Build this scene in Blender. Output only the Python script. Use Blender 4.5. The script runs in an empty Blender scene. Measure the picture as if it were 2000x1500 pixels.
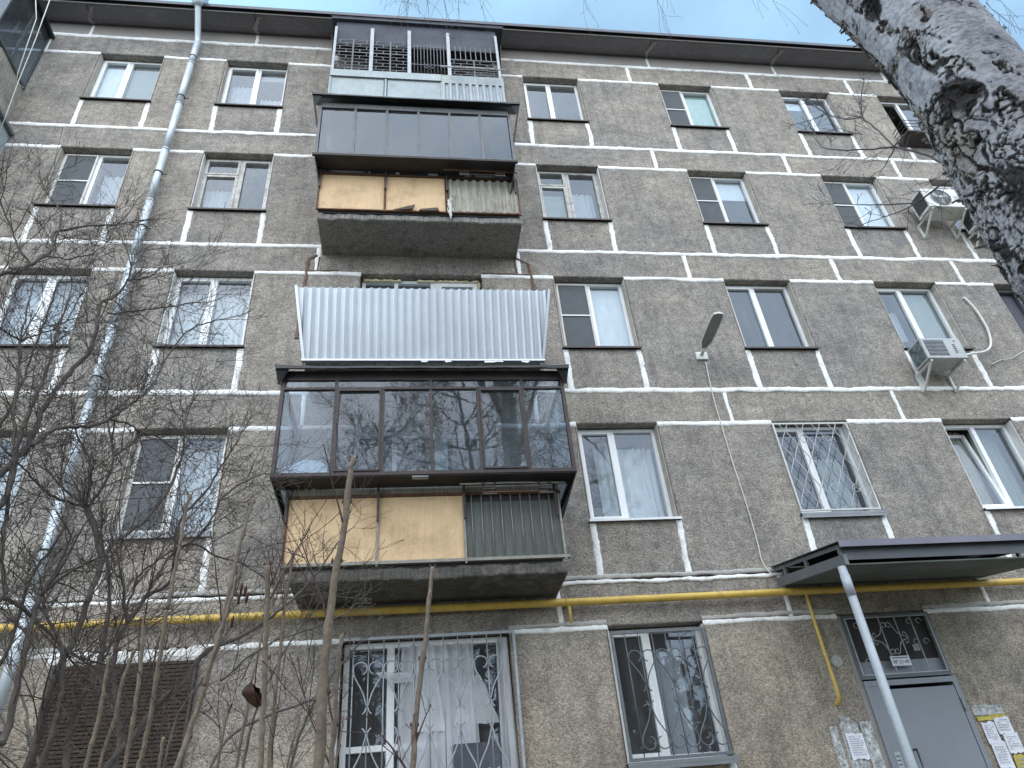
import bpy, bmesh, math, random
import numpy as np
from mathutils import Matrix, Vector, Euler

S = bpy.context.scene
# ------------------------------------------------------------------ camera
cam_d = bpy.data.cameras.new('camera')
cam = bpy.data.objects.new('camera', cam_d)
S.collection.objects.link(cam)
S.camera = cam
CR, CU, CF = (0.99056158, -0.11001951, -0.08175247), (0.00385295, -0.57385008, 0.81895131), (0.13701428, 0.81153669, 0.56800994)
CP = (0.0, -8.2852, 1.6)
cam.matrix_world = Matrix(((CR[0], CU[0], -CF[0], CP[0]), (CR[1], CU[1], -CF[1], CP[1]), (CR[2], CU[2], -CF[2], CP[2]), (0, 0, 0, 1)))
cam_d.sensor_width = 36.0
cam_d.lens = 36.0 * 1416.2 / 2000.0
cam_d.clip_start = 0.05
cam_d.clip_end = 2000
S.render.resolution_x, S.render.resolution_y = 1024, 768
S.view_settings.view_transform = 'Standard'
S.view_settings.look = 'None'
S.view_settings.exposure = 0.93
S.view_settings.gamma = 1.0
S.view_settings.use_curve_mapping = False
# ------------------------------------------------------------------ sky
SUN_EL, SUN_ROT = math.radians(50), math.radians(185)
world = bpy.data.worlds.new('World')
S.world = world
world.use_nodes = True
nt = world.node_tree
nt.nodes.clear()
N = nt.nodes.new
out = N('ShaderNodeOutputWorld'); bg = N('ShaderNodeBackground'); sky = N('ShaderNodeTexSky')
sky.sky_type = 'NISHITA'; sky.sun_disc = False
sky.sun_elevation = SUN_EL; sky.sun_rotation = SUN_ROT
sky.air_density = 1.0; sky.dust_density = 2.0; sky.ozone_density = 1.6
tc = N('ShaderNodeTexCoord'); mp = N('ShaderNodeMapping'); mp.inputs['Scale'].default_value = (1.0, 1.0, 2.2)
nz = N('ShaderNodeTexNoise'); nz.inputs['Scale'].default_value = 2.1; nz.inputs['Detail'].default_value = 6; nz.inputs['Roughness'].default_value = 0.48
nz.inputs['Distortion'].default_value = 0.25
rp = N('ShaderNodeValToRGB'); rp.color_ramp.elements[0].position = 0.36; rp.color_ramp.elements[0].color = (0.22, 0.22, 0.22, 1)
rp.color_ramp.elements[1].position = 0.66; rp.color_ramp.elements[1].color = (0.93, 0.93, 0.93, 1)
mx = N('ShaderNodeMix'); mx.data_type = 'RGBA'
mx.inputs[7].default_value = (2.35, 3.95, 5.1, 1)      # thin bright cloud, same scale as the raw sky
L = nt.links.new
L(tc.outputs['Generated'], mp.inputs['Vector']); L(mp.outputs['Vector'], nz.inputs['Vector'])
L(nz.outputs['Fac'], rp.inputs['Fac']); L(rp.outputs['Color'], mx.inputs[0]); L(sky.outputs['Color'], mx.inputs[6])
L(mx.outputs[2], bg.inputs['Color']); L(bg.outputs['Background'], out.inputs['Surface'])
bg.inputs['Strength'].default_value = 0.135
# ------------------------------------------------------------------ sun behind thin cloud
sd = bpy.data.lights.new('sun', 'SUN'); sun = bpy.data.objects.new('sun', sd); S.collection.objects.link(sun)
sd.energy = 2.2; sd.angle = math.radians(120); sd.color = (0.96, 0.97, 1.0)
# direction the light comes from: in front of the facade, high, a little left
dx, dy, dz = math.sin(SUN_ROT) * math.cos(SUN_EL), math.cos(SUN_ROT) * math.cos(SUN_EL), math.sin(SUN_EL)
sun.rotation_euler = Vector((dx, dy, dz)).to_track_quat('Z', 'Y').to_euler()
sun.location = (0, -20, 30)

# ------------------------------------------------------------------ helpers
COL = S.collection
WL = {}

def attach(o, parent, loc=(0, 0, 0)):
    """link o; its world position is loc whatever the parent is"""
    COL.objects.link(o)
    o.location = loc
    WL[o.name] = Vector(loc)
    if parent is not None:
        o.parent = parent
        o.matrix_parent_inverse = Matrix.Translation(-WL[parent.name])
    return o

def tag(o, label=None, cat=None, group=None, kind=None):
    if label: o['label'] = label
    if cat: o['category'] = cat
    if group: o['group'] = group
    if kind: o['kind'] = kind
    return o

def empty(name, loc, label=None, cat=None, group=None, parent=None):
    o = bpy.data.objects.new(name, None)
    o.empty_display_size = 0.2
    attach(o, parent, loc)
    return tag(o, label, cat, group)

def norm(v):
    n = math.sqrt(v[0] * v[0] + v[1] * v[1] + v[2] * v[2]) or 1.0
    return (v[0] / n, v[1] / n, v[2] / n)

class MB:
    """collects shapes; build() links them as one mesh object"""
    def __init__(s):
        s.v = []; s.f = []; s.m = []; s.sm = []
    def add(s, vs, fs, mi=0, smooth=False):
        b = len(s.v); s.v += vs
        for f in fs:
            s.f.append(tuple(i + b for i in f)); s.m.append(mi); s.sm.append(smooth)
        return s
    def box(s, x0, x1, y0, y1, z0, z1, mi=0):
        return s.add([(x0, y0, z0), (x1, y0, z0), (x1, y1, z0), (x0, y1, z0), (x0, y0, z1), (x1, y0, z1), (x1, y1, z1), (x0, y1, z1)],
                     [(0, 3, 2, 1), (4, 5, 6, 7), (0, 1, 5, 4), (1, 2, 6, 5), (2, 3, 7, 6), (3, 0, 4, 7)], mi)
    def cbox(s, x0, x1, y0, y1, z0, z1, c=0.01, mi=0):
        """box whose front (-y) face has a chamfer c"""
        f = [(x0 + c, y0, z0 + c), (x1 - c, y0, z0 + c), (x1 - c, y0, z1 - c), (x0 + c, y0, z1 - c)]
        e = [(x0, y0 + c, z0), (x1, y0 + c, z0), (x1, y0 + c, z1), (x0, y0 + c, z1)]
        b = [(x0, y1, z0), (x1, y1, z0), (x1, y1, z1), (x0, y1, z1)]
        fs = [(0, 1, 2, 3)]
        for i in range(4):
            j = (i + 1) % 4
            fs += [(i, i + 4, j + 4, j), (i + 4, i + 8, j + 8, j + 4)]
        fs.append((11, 10, 9, 8))
        return s.add(f + e + b, fs, mi)
    def hexa(s, p, mi=0):
        """8 corners: bottom 4 ccw from above, top 4"""
        return s.add(list(p), [(0, 3, 2, 1), (4, 5, 6, 7), (0, 1, 5, 4), (1, 2, 6, 5), (2, 3, 7, 6), (3, 0, 4, 7)], mi)
    def plate(s, quad, n, t, mi=0):
        """quad thickened by t along n"""
        q2 = [(p[0] + n[0] * t, p[1] + n[1] * t, p[2] + n[2] * t) for p in quad]
        return s.hexa(list(quad) + q2, mi)
    def ring(s, x0, x1, z0, z1, w, y0, y1, mi=0, wb=None, wt=None):
        wb = w if wb is None else wb; wt = w if wt is None else wt
        s.box(x0, x0 + w, y0, y1, z0, z1, mi); s.box(x1 - w, x1, y0, y1, z0, z1, mi)
        s.box(x0 + w, x1 - w, y0, y1, z0, z0 + wb, mi); s.box(x0 + w, x1 - w, y0, y1, z1 - wt, z1, mi)
        return s
    def tube(s, pts, rad, n=8, mi=0, caps=True):
        pts = [Vector(p) for p in pts]
        if not hasattr(rad, '__len__'): rad = [rad] * len(pts)
        vs = []; fs = []; up = None
        for i, p in enumerate(pts):
            if i == 0: t = pts[1] - p
            elif i == len(pts) - 1: t = p - pts[i - 1]
            else: t = (pts[i + 1] - p).normalized() + (p - pts[i - 1]).normalized()
            if t.length < 1e-9: t = Vector((0, 0, 1))
            t.normalize()
            if up is None:
                up = Vector((0, 0, 1)) if abs(t.z) < 0.9 else Vector((1, 0, 0))
            u = (up - t * up.dot(t))
            if u.length < 1e-6: u = Vector((0, 1, 0)) - t * t.y
            u.normalize(); w = t.cross(u); up = u
            r = rad[i]
            for k in range(n):
                a = 2 * math.pi * k / n
                q = p + u * (math.cos(a) * r) + w * (math.sin(a) * r)
                vs.append((q.x, q.y, q.z))
        for i in range(len(pts) - 1):
            for k in range(n):
                a = i * n + k; b = i * n + (k + 1) % n
                fs.append((a, b, b + n, a + n))
        if caps:
            fs.append(tuple(range(n - 1, -1, -1))); m = (len(pts) - 1) * n
            fs.append(tuple(range(m, m + n)))
        return s.add(vs, fs, mi, True)
    def grid(s, rows, mi=0, smooth=False):
        nr, ncol = len(rows), len(rows[0])
        vs = [p for r in rows for p in r]
        fs = [(i * ncol + j, i * ncol + j + 1, (i + 1) * ncol + j + 1, (i + 1) * ncol + j) for i in range(nr - 1) for j in range(ncol - 1)]
        return s.add(vs, fs, mi, smooth)
    def mesh(s, name, mats):
        me = bpy.data.meshes.new(name)
        me.from_pydata(s.v, [], s.f)
        for m in mats: me.materials.append(m)
        if any(s.m): me.polygons.foreach_set('material_index', s.m)
        me.polygons.foreach_set('use_smooth', s.sm)
        me.update()
        return me
    def build(s, name, mats, parent=None, origin=None):
        if not isinstance(mats, (list, tuple)): mats = [mats]
        if origin is not None:
            ox, oy, oz = origin
            s.v = [(a - ox, b - oy, c - oz) for a, b, c in s.v]
        o = bpy.data.objects.new(name, s.mesh(name, mats))
        attach(o, parent, origin or (0, 0, 0))
        return o

def share(name, me, parent, loc):
    o = bpy.data.objects.new(name, me)
    return attach(o, parent, loc)

# ------------------------------------------------------------------ materials
M = {}
def rgba(c, k=1.0):
    return (c[0] * k, c[1] * k, c[2] * k, 1)

def material(key, base, rough=0.6, metal=0.0, var=0.15, vs=6.0, fine=0.08, fs=60.0, bump=0.0, bs=80.0, streak=0.0, dirt=None, dirt_amt=0.0, dirt_s=3.0, spec=0.5, rnd=0.0, trans=0.0, disp=0.004, coat=0.0):
    m = bpy.data.materials.new(key); m.use_nodes = True
    t = m.node_tree; b = t.nodes['Principled BSDF']
    X = t.nodes.new; K = t.links.new
    co = X('ShaderNodeTexCoord')
    def noise(scale, detail=4, vec=None, stretch=None, rough_=0.55):
        n = X('ShaderNodeTexNoise'); n.inputs['Scale'].default_value = scale; n.inputs['Detail'].default_value = detail
        n.inputs['Roughness'].default_value = rough_
        if stretch:
            mm = X('ShaderNodeMapping'); mm.inputs['Scale'].default_value = stretch
            K(co.outputs['Object'], mm.inputs['Vector']); K(mm.outputs['Vector'], n.inputs['Vector'])
        else: K(co.outputs['Object'], n.inputs['Vector'])
        return n
    def mixc(fac, a, c2, blend='MIX'):
        q = X('ShaderNodeMix'); q.data_type = 'RGBA'; q.blend_type = blend
        if hasattr(fac, 'is_linked') or hasattr(fac, 'links'): K(fac, q.inputs[0])
        else: q.inputs[0].default_value = fac
        for idx, val in ((6, a), (7, c2)):
            if hasattr(val, 'links'): K(val, q.inputs[idx])
            else: q.inputs[idx].default_value = val
        return q.outputs[2]
    def ramp(src, p0, p1, c0=(0, 0, 0, 1), c1=(1, 1, 1, 1)):
        r = X('ShaderNodeValToRGB'); e = r.color_ramp.elements
        e[0].position = p0; e[1].position = p1; e[0].color = c0; e[1].color = c1
        K(src, r.inputs['Fac']); return r.outputs['Color']
    n1 = noise(vs, 5)
    col = mixc(ramp(n1.outputs['Fac'], 0.3, 0.7), rgba(base, 1 - var), rgba(base, 1 + var))
    if fine:
        n2 = noise(fs, 3)
        col = mixc(1.0, col, ramp(n2.outputs['Fac'], 0.3, 0.7, rgba((1 - fine,) * 3), rgba((1 + fine,) * 3)), 'MULTIPLY')
    if streak:
        n3 = noise(5, 4, stretch=(9, 9, 0.6))
        col = mixc(1.0, col, ramp(n3.outputs['Fac'], 0.35, 0.62, rgba((1 - streak,) * 3), (1, 1, 1, 1)), 'MULTIPLY')
    if dirt:
        n4 = noise(dirt_s, 6, rough_=0.65)
        f = ramp(n4.outputs['Fac'], 0.5 , 0.68, (0, 0, 0, 1), (dirt_amt,) * 3 + (1,))
        col = mixc(f, col, rgba(dirt))
    if rnd:
        oi = X('ShaderNodeObjectInfo')
        col = mixc(1.0, col, ramp(oi.outputs['Random'], 0, 1, rgba((1 - rnd,) * 3), rgba((1 + rnd,) * 3)), 'MULTIPLY')
    K(col, b.inputs['Base Color'])
    b.inputs['Roughness'].default_value = rough
    b.inputs['Metallic'].default_value = metal
    b.inputs['Specular IOR Level'].default_value = spec
    if coat: b.inputs['Coat Weight'].default_value = coat
    if trans: b.inputs['Transmission Weight'].default_value = trans
    if bump:
        nb = noise(bs, 4)
        bp = X('ShaderNodeBump'); bp.inputs['Strength'].default_value = bump; bp.inputs['Distance'].default_value = disp
        K(nb.outputs['Fac'], bp.inputs['Height']); K(bp.outputs['Normal'], b.inputs['Normal'])
    M[key] = m
    return m

def pebbledash(key, lo, hi, tint):
    """exposed aggregate concrete: small stones in a cement bed, blotchy and stained"""
    m = bpy.data.materials.new(key); m.use_nodes = True
    t = m.node_tree; b = t.nodes['Principled BSDF']; X = t.nodes.new; K = t.links.new
    co = X('ShaderNodeTexCoord'); mp_ = X('ShaderNodeMapping'); mp_.inputs['Scale'].default_value = (1, 1, 1.35)
    K(co.outputs['Object'], mp_.inputs['Vector'])
    def nz_(s, d, r=0.6, v=mp_.outputs['Vector'], dist=0.0):
        n = X('ShaderNodeTexNoise'); n.inputs['Scale'].default_value = s; n.inputs['Detail'].default_value = d
        n.inputs['Roughness'].default_value = r; n.inputs['Distortion'].default_value = dist; K(v, n.inputs['Vector']); return n.outputs['Fac']
    def rm(src, p0, c0, p1, c1):
        r = X('ShaderNodeValToRGB'); e = r.color_ramp.elements
        e[0].position = p0; e[0].color = c0; e[1].position = p1; e[1].color = c1; K(src, r.inputs['Fac']); return r.outputs['Color']
    def mul(a, c2):
        q = X('ShaderNodeMix'); q.data_type = 'RGBA'; q.blend_type = 'MULTIPLY'; q.inputs[0].default_value = 1
        K(a, q.inputs[6]); K(c2, q.inputs[7]); return q.outputs[2]
    g = lambda v: (v, v, v, 1)
    vor = X('ShaderNodeTexVoronoi'); vor.inputs['Scale'].default_value = 75; K(mp_.outputs['Vector'], vor.inputs['Vector'])
    clump = nz_(34, 3, 0.6, dist=0.6)
    col = rm(clump, 0.34, rgba(lo), 0.66, rgba(hi))
    stone = X('ShaderNodeSeparateColor'); K(vor.outputs['Color'], stone.inputs['Color'])
    col = mul(col, rm(stone.outputs[0], 0.0, g(0.72), 1.0, g(1.25)))
    col = mul(col, rm(vor.outputs['Distance'], 0.35, g(1.0), 0.75, g(0.7)))
    col = mul(col, rm(nz_(1.7, 5, 0.6), 0.34, (0.82, 0.82, 0.83, 1), 0.64, (1.18, 1.17, 1.13, 1)))
    col = mul(col, rm(nz_(0.55, 3), 0.35, (0.88, 0.89, 0.92, 1), 0.65, (1.08, 1.06, 1.03, 1)))
    col = mul(col, rm(nz_(7, 5), 0.34, g(0.80), 0.62, g(1.12)))
    sm = X('ShaderNodeMapping'); sm.inputs['Scale'].default_value = (5, 5, 0.45); K(co.outputs['Object'], sm.inputs['Vector'])
    col = mul(col, rm(nz_(1.6, 4, 0.6, sm.outputs['Vector']), 0.34, g(0.82), 0.52, g(1.0)))
    sz = X('ShaderNodeSeparateXYZ'); K(co.outputs['Object'], sz.inputs[0])
    mr = X('ShaderNodeMapRange'); mr.inputs[1].default_value = 1.5; mr.inputs[2].default_value = 4.6; K(sz.outputs[2], mr.inputs[0])
    col = mul(col, rm(mr.outputs[0], 0.0, (1.14, 1.04, 0.91, 1), 1.0, (1, 1, 1, 1)))   # splashed earth near the ground
    oi = X('ShaderNodeObjectInfo')
    col = mul(col, rm(oi.outputs['Random'], 0, (0.93, 0.94, 0.96, 1), 1, (1.07, 1.05, 1.03, 1)))
    K(col, b.inputs['Base Color']); b.inputs['Roughness'].default_value = 0.92; b.inputs['Specular IOR Level'].default_value = 0.25
    ad = X('ShaderNodeMath'); ad.operation = 'MULTIPLY_ADD'; ad.inputs[1].default_value = -0.5
    K(vor.outputs['Distance'], ad.inputs[0]); K(clump, ad.inputs[2])
    bp = X('ShaderNodeBump'); bp.inputs['Strength'].default_value = 0.9; bp.inputs['Distance'].default_value = 0.012
    K(ad.outputs[0], bp.inputs['Height']); K(bp.outputs['Normal'], b.inputs['Normal'])
    M[key] = m

pebbledash('pebble', (0.248, 0.229, 0.206), (0.455, 0.421, 0.380), 1)

def glass(key, tint=(0.93, 0.96, 0.97),  ior=1.8, rough=0.02, wav=0.03, dirt=0.06):
    m = bpy.data.materials.new(key); m.use_nodes = True
    t = m.node_tree; t.nodes.clear(); X = t.nodes.new; K = t.links.new
    o = X('ShaderNodeOutputMaterial'); tr = X('ShaderNodeBsdfTransparent'); gl = X('ShaderNodeBsdfGlossy'); df = X('ShaderNodeBsdfDiffuse')
    tr.inputs['Color'].default_value = (*tint, 1); gl.inputs['Roughness'].default_value = rough; gl.inputs['Color'].default_value = (0.76, 0.87, 1.0, 1)
    df.inputs['Color'].default_value = (0.5, 0.5, 0.5, 1)
    fr = X('ShaderNodeFresnel'); fr.inputs['IOR'].default_value = ior
    co = X('ShaderNodeTexCoord'); n = X('ShaderNodeTexNoise'); n.inputs['Scale'].default_value = 2.2; n.inputs['Detail'].default_value = 2
    K(co.outputs['Object'], n.inputs['Vector'])
    bp = X('ShaderNodeBump'); bp.inputs['Strength'].default_value = wav; bp.inputs['Distance'].default_value = 0.1
    K(n.outputs['Fac'], bp.inputs['Height']); K(bp.outputs['Normal'], gl.inputs['Normal']); K(bp.outputs['Normal'], fr.inputs['Normal'])
    ge = X('ShaderNodeNewGeometry'); iv = X('ShaderNodeMath'); iv.operation = 'SUBTRACT'; iv.inputs[0].default_value = 1.0; K(ge.outputs['Backfacing'], iv.inputs[1])
    fm = X('ShaderNodeMath'); fm.operation = 'MULTIPLY'; K(fr.outputs[0], fm.inputs[0]); K(iv.outputs[0], fm.inputs[1])
    a = X('ShaderNodeMixShader'); K(fm.outputs[0], a.inputs[0]); K(tr.outputs[0], a.inputs[1]); K(gl.outputs[0], a.inputs[2])
    n2 = X('ShaderNodeTexNoise'); n2.inputs['Scale'].default_value = 3.5; n2.inputs['Detail'].default_value = 6
    mm = X('ShaderNodeMapping'); mm.inputs['Scale'].default_value = (3, 3, 0.7); K(co.outputs['Object'], mm.inputs['Vector']); K(mm.outputs['Vector'], n2.inputs['Vector'])
    mu = X('ShaderNodeMath'); mu.operation = 'MULTIPLY'; mu.inputs[1].default_value = dirt * 2; K(n2.outputs['Fac'], mu.inputs[0])
    c = X('ShaderNodeMixShader'); K(mu.outputs[0], c.inputs[0]); K(a.outputs[0], c.inputs[1]); K(df.outputs[0], c.inputs[2])
    K(c.outputs[0], o.inputs['Surface']); M[key] = m

glass('glass'); glass('glass_balcony', (0.74, 0.80, 0.84), 1.62, 0.012, 0.015, 0.05); glass('glass_dark', (0.20, 0.26, 0.34), 1.66, 0.02, 0.02, 0.05)

def veil(key, col, opacity, foldscale=0.0):
    """cloth or net: part diffuse and translucent, part see-through"""
    m = bpy.data.materials.new(key); m.use_nodes = True
    t = m.node_tree; t.nodes.clear(); X = t.nodes.new; K = t.links.new
    o = X('ShaderNodeOutputMaterial'); tr = X('ShaderNodeBsdfTransparent'); df = X('ShaderNodeBsdfDiffuse'); tl = X('ShaderNodeBsdfTranslucent')
    co = X('ShaderNodeTexCoord'); n = X('ShaderNodeTexNoise'); n.inputs['Scale'].default_value = 7; n.inputs['Detail'].default_value = 4
    K(co.outputs['Object'], n.inputs['Vector'])
    r = X('ShaderNodeValToRGB'); r.color_ramp.elements[0].color = rgba(col, 0.8); r.color_ramp.elements[1].color = rgba(col, 1.1); K(n.outputs['Fac'], r.inputs['Fac'])
    K(r.outputs['Color'], df.inputs['Color']); K(r.outputs['Color'], tl.inputs['Color'])
    a = X('ShaderNodeMixShader'); a.inputs[0].default_value = 0.3; K(df.outputs[0], a.inputs[1]); K(tl.outputs[0], a.inputs[2])
    c = X('ShaderNodeMixShader'); c.inputs[0].default_value = opacity; K(tr.outputs[0], c.inputs[1]); K(a.outputs[0], c.inputs[2])
    K(c.outputs[0], o.inputs['Surface']); M[key] = m

veil('curtain', (0.78, 0.82, 0.88), 0.78); veil('blind_white', (0.86, 0.9, 0.92), 1.0); veil('blind_green', (0.5, 0.68, 0.6), 1.0)
veil('net', (0.24, 0.255, 0.27), 0.6); veil('film', (0.84, 0.85, 0.88), 0.78); veil('blind_grey', (0.36, 0.40, 0.37), 1.0); veil('curtain_beige', (0.62, 0.55, 0.45), 1.0)

mt = material
mt('joint', (0.86, 0.855, 0.84), 0.8, var=0.06, vs=3, fine=0.1, fs=45, bump=0.4, bs=60, dirt=(0.40, 0.37, 0.34), dirt_amt=0.6, dirt_s=5.0)
mt('mortar', (0.42, 0.405, 0.38), 0.9, var=0.15, vs=5, fine=0.15, fs=45, bump=0.5, bs=50)
mt('cornice', (0.18, 0.172, 0.185), 0.85, var=0.18, vs=1.2, fine=0.15, fs=30, bump=0.4, bs=30, streak=0.15)
mt('render_grey', (0.30, 0.275, 0.26), 0.85, var=0.12, vs=2, fine=0.12, fs=40, bump=0.3, bs=60)
mt('flashing', (0.05, 0.055, 0.07), 0.4, 0.4, var=0.2, fine=0.1)
mt('pvc', (0.82, 0.83, 0.83), 0.35, var=0.04, vs=2, fine=0.03, streak=0.08)
mt('pvc_dirty', (0.62, 0.60, 0.56), 0.5, var=0.08, vs=2, fine=0.05, streak=0.15)
mt('old_wood', (0.50, 0.49, 0.46), 0.7, var=0.2, vs=5, fine=0.25, fs=50, bump=0.4, bs=40, dirt=(0.2, 0.17, 0.14), dirt_amt=0.7, dirt_s=9)
mt('reveal', (0.40, 0.36, 0.31), 0.85, var=0.15, vs=4, fine=0.12, fs=50, bump=0.4, bs=40, dirt=(0.62, 0.6, 0.56), dirt_amt=0.6, dirt_s=6)
mt('reveal_white', (0.66, 0.65, 0.63), 0.8, var=0.12, vs=5, fine=0.12, fs=50, bump=0.5, bs=30)
mt('sill_brown', (0.045, 0.035, 0.035), 0.4, 0.2, var=0.15, fine=0.1)
mt('sill_grey', (0.20, 0.21, 0.22), 0.45, 0.3, var=0.12, fine=0.1)
mt('sill_white', (0.78, 0.79, 0.79), 0.35, var=0.05, fine=0.05, streak=0.1)
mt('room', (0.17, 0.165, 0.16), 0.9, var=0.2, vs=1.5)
mt('slab', (0.20, 0.19, 0.18), 0.92, var=0.25, vs=2.5, fine=0.2, fs=30, bump=0.8, bs=25, dirt=(0.06, 0.055, 0.05), dirt_amt=0.9, dirt_s=3, disp=0.01)
mt('slab_edge', (0.30, 0.285, 0.26), 0.92, var=0.25, vs=4, fine=0.25, fs=40, bump=0.9, bs=30, streak=0.45, dirt=(0.08, 0.07, 0.06), dirt_amt=0.8, dirt_s=4, disp=0.012)
mt('brown_steel', (0.026, 0.018, 0.018), 0.5, 0.0, var=0.25, vs=8, fine=0.15, dirt=(0.10, 0.05, 0.03), dirt_amt=0.5, dirt_s=14)
mt('grey_steel', (0.10, 0.105, 0.11), 0.5, 0.4, var=0.2, vs=6, fine=0.15)
mt('rusty', (0.13, 0.065, 0.04), 0.8, 0.2, var=0.35, vs=9, fine=0.3, fs=60, bump=0.5, bs=50)
mt('rust_stain', (0.15, 0.09, 0.065), 0.9, var=0.35, vs=9, fine=0.3, fs=40, bump=0.5, bs=50)
mt('roof_sheet', (0.028, 0.03, 0.033), 0.45, 0.35, var=0.3, vs=3, fine=0.15, streak=0.2)
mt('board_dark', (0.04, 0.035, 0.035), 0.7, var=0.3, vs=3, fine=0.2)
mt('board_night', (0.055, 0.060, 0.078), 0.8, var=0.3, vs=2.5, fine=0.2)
mt('board_blue', (0.10, 0.105, 0.13), 0.8, var=0.3, vs=2.5, fine=0.2, streak=0.2)
mt('fascia_light', (0.16, 0.17, 0.17), 0.6, 0.2, var=0.15, vs=3, fine=0.1, streak=0.25)
mt('ochre', (0.66, 0.465, 0.27), 0.75, var=0.10, vs=2.5, fine=0.10, fs=60, bump=0.15, bs=60, streak=0.10, dirt=(0.34, 0.22, 0.12), dirt_amt=0.5, dirt_s=3.2)
mt('asbestos', (0.40, 0.375, 0.32), 0.9, var=0.15, vs=3, fine=0.15, fs=50, bump=0.4, bs=60, streak=0.35, dirt=(0.16, 0.13, 0.10), dirt_amt=0.7, dirt_s=4)
mt('green_sheet', (0.105, 0.118, 0.108), 0.7, var=0.15, vs=2, fine=0.12, fs=50, streak=0.25)
mt('balcony_bar', (0.24, 0.23, 0.20), 0.6, 0.2, var=0.2, vs=9, fine=0.2)
mt('zinc', (0.56, 0.585, 0.62), 0.36, 0.55, var=0.06, vs=2, fine=0.04)
mt('blue_panel', (0.35, 0.40, 0.415), 0.65, var=0.12, vs=3, fine=0.10, fs=40, streak=0.12, dirt=(0.45, 0.47, 0.40), dirt_amt=0.5, dirt_s=2.5)
mt('blue_sheet', (0.36, 0.40, 0.43), 0.5, 0.2, var=0.1, vs=3, fine=0.08, streak=0.3)
mt('bar_grey', (0.10, 0.105, 0.115), 0.55, 0.2, var=0.2, vs=12, fine=0.1)
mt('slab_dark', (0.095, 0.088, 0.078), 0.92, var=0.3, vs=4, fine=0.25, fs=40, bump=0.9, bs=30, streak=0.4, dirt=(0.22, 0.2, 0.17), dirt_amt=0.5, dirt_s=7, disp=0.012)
mt('grille', (0.33, 0.35, 0.37), 0.5, 0.2, var=0.15, vs=12, fine=0.1)
mt('grille_dark', (0.13, 0.14, 0.15), 0.5, 0.2, var=0.15, vs=12, fine=0.1)
mt('grille_light', (0.42, 0.43, 0.42), 0.55, 0.1, var=0.2, vs=12, fine=0.1)
mt('yellow', (0.60, 0.41, 0.085), 0.42, var=0.10, vs=3, fine=0.06, dirt=(0.30, 0.18, 0.04), dirt_amt=0.6, dirt_s=6)
mt('galv', (0.55, 0.60, 0.64), 0.45, 0.35, var=0.05, vs=4, fine=0.03, fs=30, streak=0.06)
mt('clamp', (0.04, 0.035, 0.035), 0.6, 0.3)
mt('lamp_body', (0.62, 0.62, 0.58), 0.5, 0.1, var=0.08, fine=0.05)
mt('lamp_lens', (0.22, 0.22, 0.20), 0.25, var=0.1, fine=0.05)
mt('cable_white', (0.62, 0.60, 0.56), 0.6, var=0.1)
mt('ac_white', (0.66, 0.66, 0.63), 0.4, var=0.06, fine=0.05, streak=0.12)
mt('ac_grey', (0.42, 0.44, 0.44), 0.45, var=0.1, fine=0.08, streak=0.2)
mt('ac_dark', (0.03, 0.032, 0.035), 0.5, var=0.2)
mt('coil', (0.18, 0.24, 0.25), 0.3, 0.7, var=0.6, vs=14, fine=0.3, fs=50)
mt('canopy_grey', (0.15, 0.157, 0.17), 0.5, 0.3, var=0.15, vs=4, fine=0.1)
mt('canopy_edge', (0.17, 0.165, 0.20), 0.5, 0.3, var=0.12, vs=3, fine=0.1)
mt('fascia_dark', (0.085, 0.09, 0.10), 0.5, 0.2, var=0.15, vs=4, fine=0.1)
mt('canopy_under', (0.10, 0.112, 0.102), 0.8, var=0.3, vs=2, fine=0.2)
mt('post_grey', (0.36, 0.39, 0.42), 0.5, 0.1, var=0.1, vs=6, fine=0.08)
mt('door', (0.215, 0.23, 0.255), 0.45, 0.1, var=0.06, vs=2, fine=0.05, bump=0.15, bs=120)
mt('paper', (0.78, 0.79, 0.84), 0.8, var=0.06, vs=14, fine=0.08, fs=90)
mt('paper_yellow', (0.52, 0.43, 0.09), 0.8, var=0.12, vs=14, fine=0.08)
mt('print_grey', (0.38, 0.39, 0.44), 0.8)
mt('print', (0.09, 0.09, 0.11), 0.8)
mt('paste', (0.34, 0.35, 0.34), 0.45, 0.15, var=0.45, vs=18, fine=0.4, fs=50, bump=0.9, bs=40, dirt=(0.75, 0.76, 0.74), dirt_amt=0.9, dirt_s=22)
mt('foam', (0.62, 0.55, 0.36), 0.95, var=0.2, vs=12, fine=0.2, bump=0.8, bs=40)
mt('rag', (0.60, 0.58, 0.54), 0.9, var=0.2, vs=20, fine=0.2)
mt('wood_dark', (0.10, 0.075, 0.055), 0.85, var=0.3, vs=8, fine=0.3)
mt('brown_sheet', (0.085, 0.062, 0.05), 0.6, 0.1, var=0.2, vs=4, fine=0.15)
mt('whitewash', (0.72, 0.71, 0.68), 0.85, var=0.1, vs=5, fine=0.15, dirt=(0.3, 0.28, 0.25), dirt_amt=0.7, dirt_s=9)
mt('twig', (0.098, 0.078, 0.065), 0.85, var=0.3, vs=9, fine=0.2)
mt('twig_grey', (0.12, 0.10, 0.082), 0.85, var=0.3, vs=9, fine=0.25, bump=0.4, bs=60)
mt('stem_tan', (0.20, 0.152, 0.108), 0.8, var=0.22, vs=12, fine=0.25, fs=90, bump=0.5, bs=90, dirt=(0.10, 0.07, 0.05), dirt_amt=0.6, dirt_s=18)
mt('bud', (0.09, 0.045, 0.035), 0.7, var=0.3, vs=20)
mt('dry_leaf', (0.075, 0.035, 0.022), 0.9, var=0.35, vs=30, fine=0.3, bump=0.8, bs=80)
mt('birch_twig', (0.10, 0.085, 0.095), 0.8, var=0.2)
mt('tree_bark', (0.07, 0.06, 0.052), 0.9, var=0.3, vs=6, fine=0.3, bump=0.8, bs=30)
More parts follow.
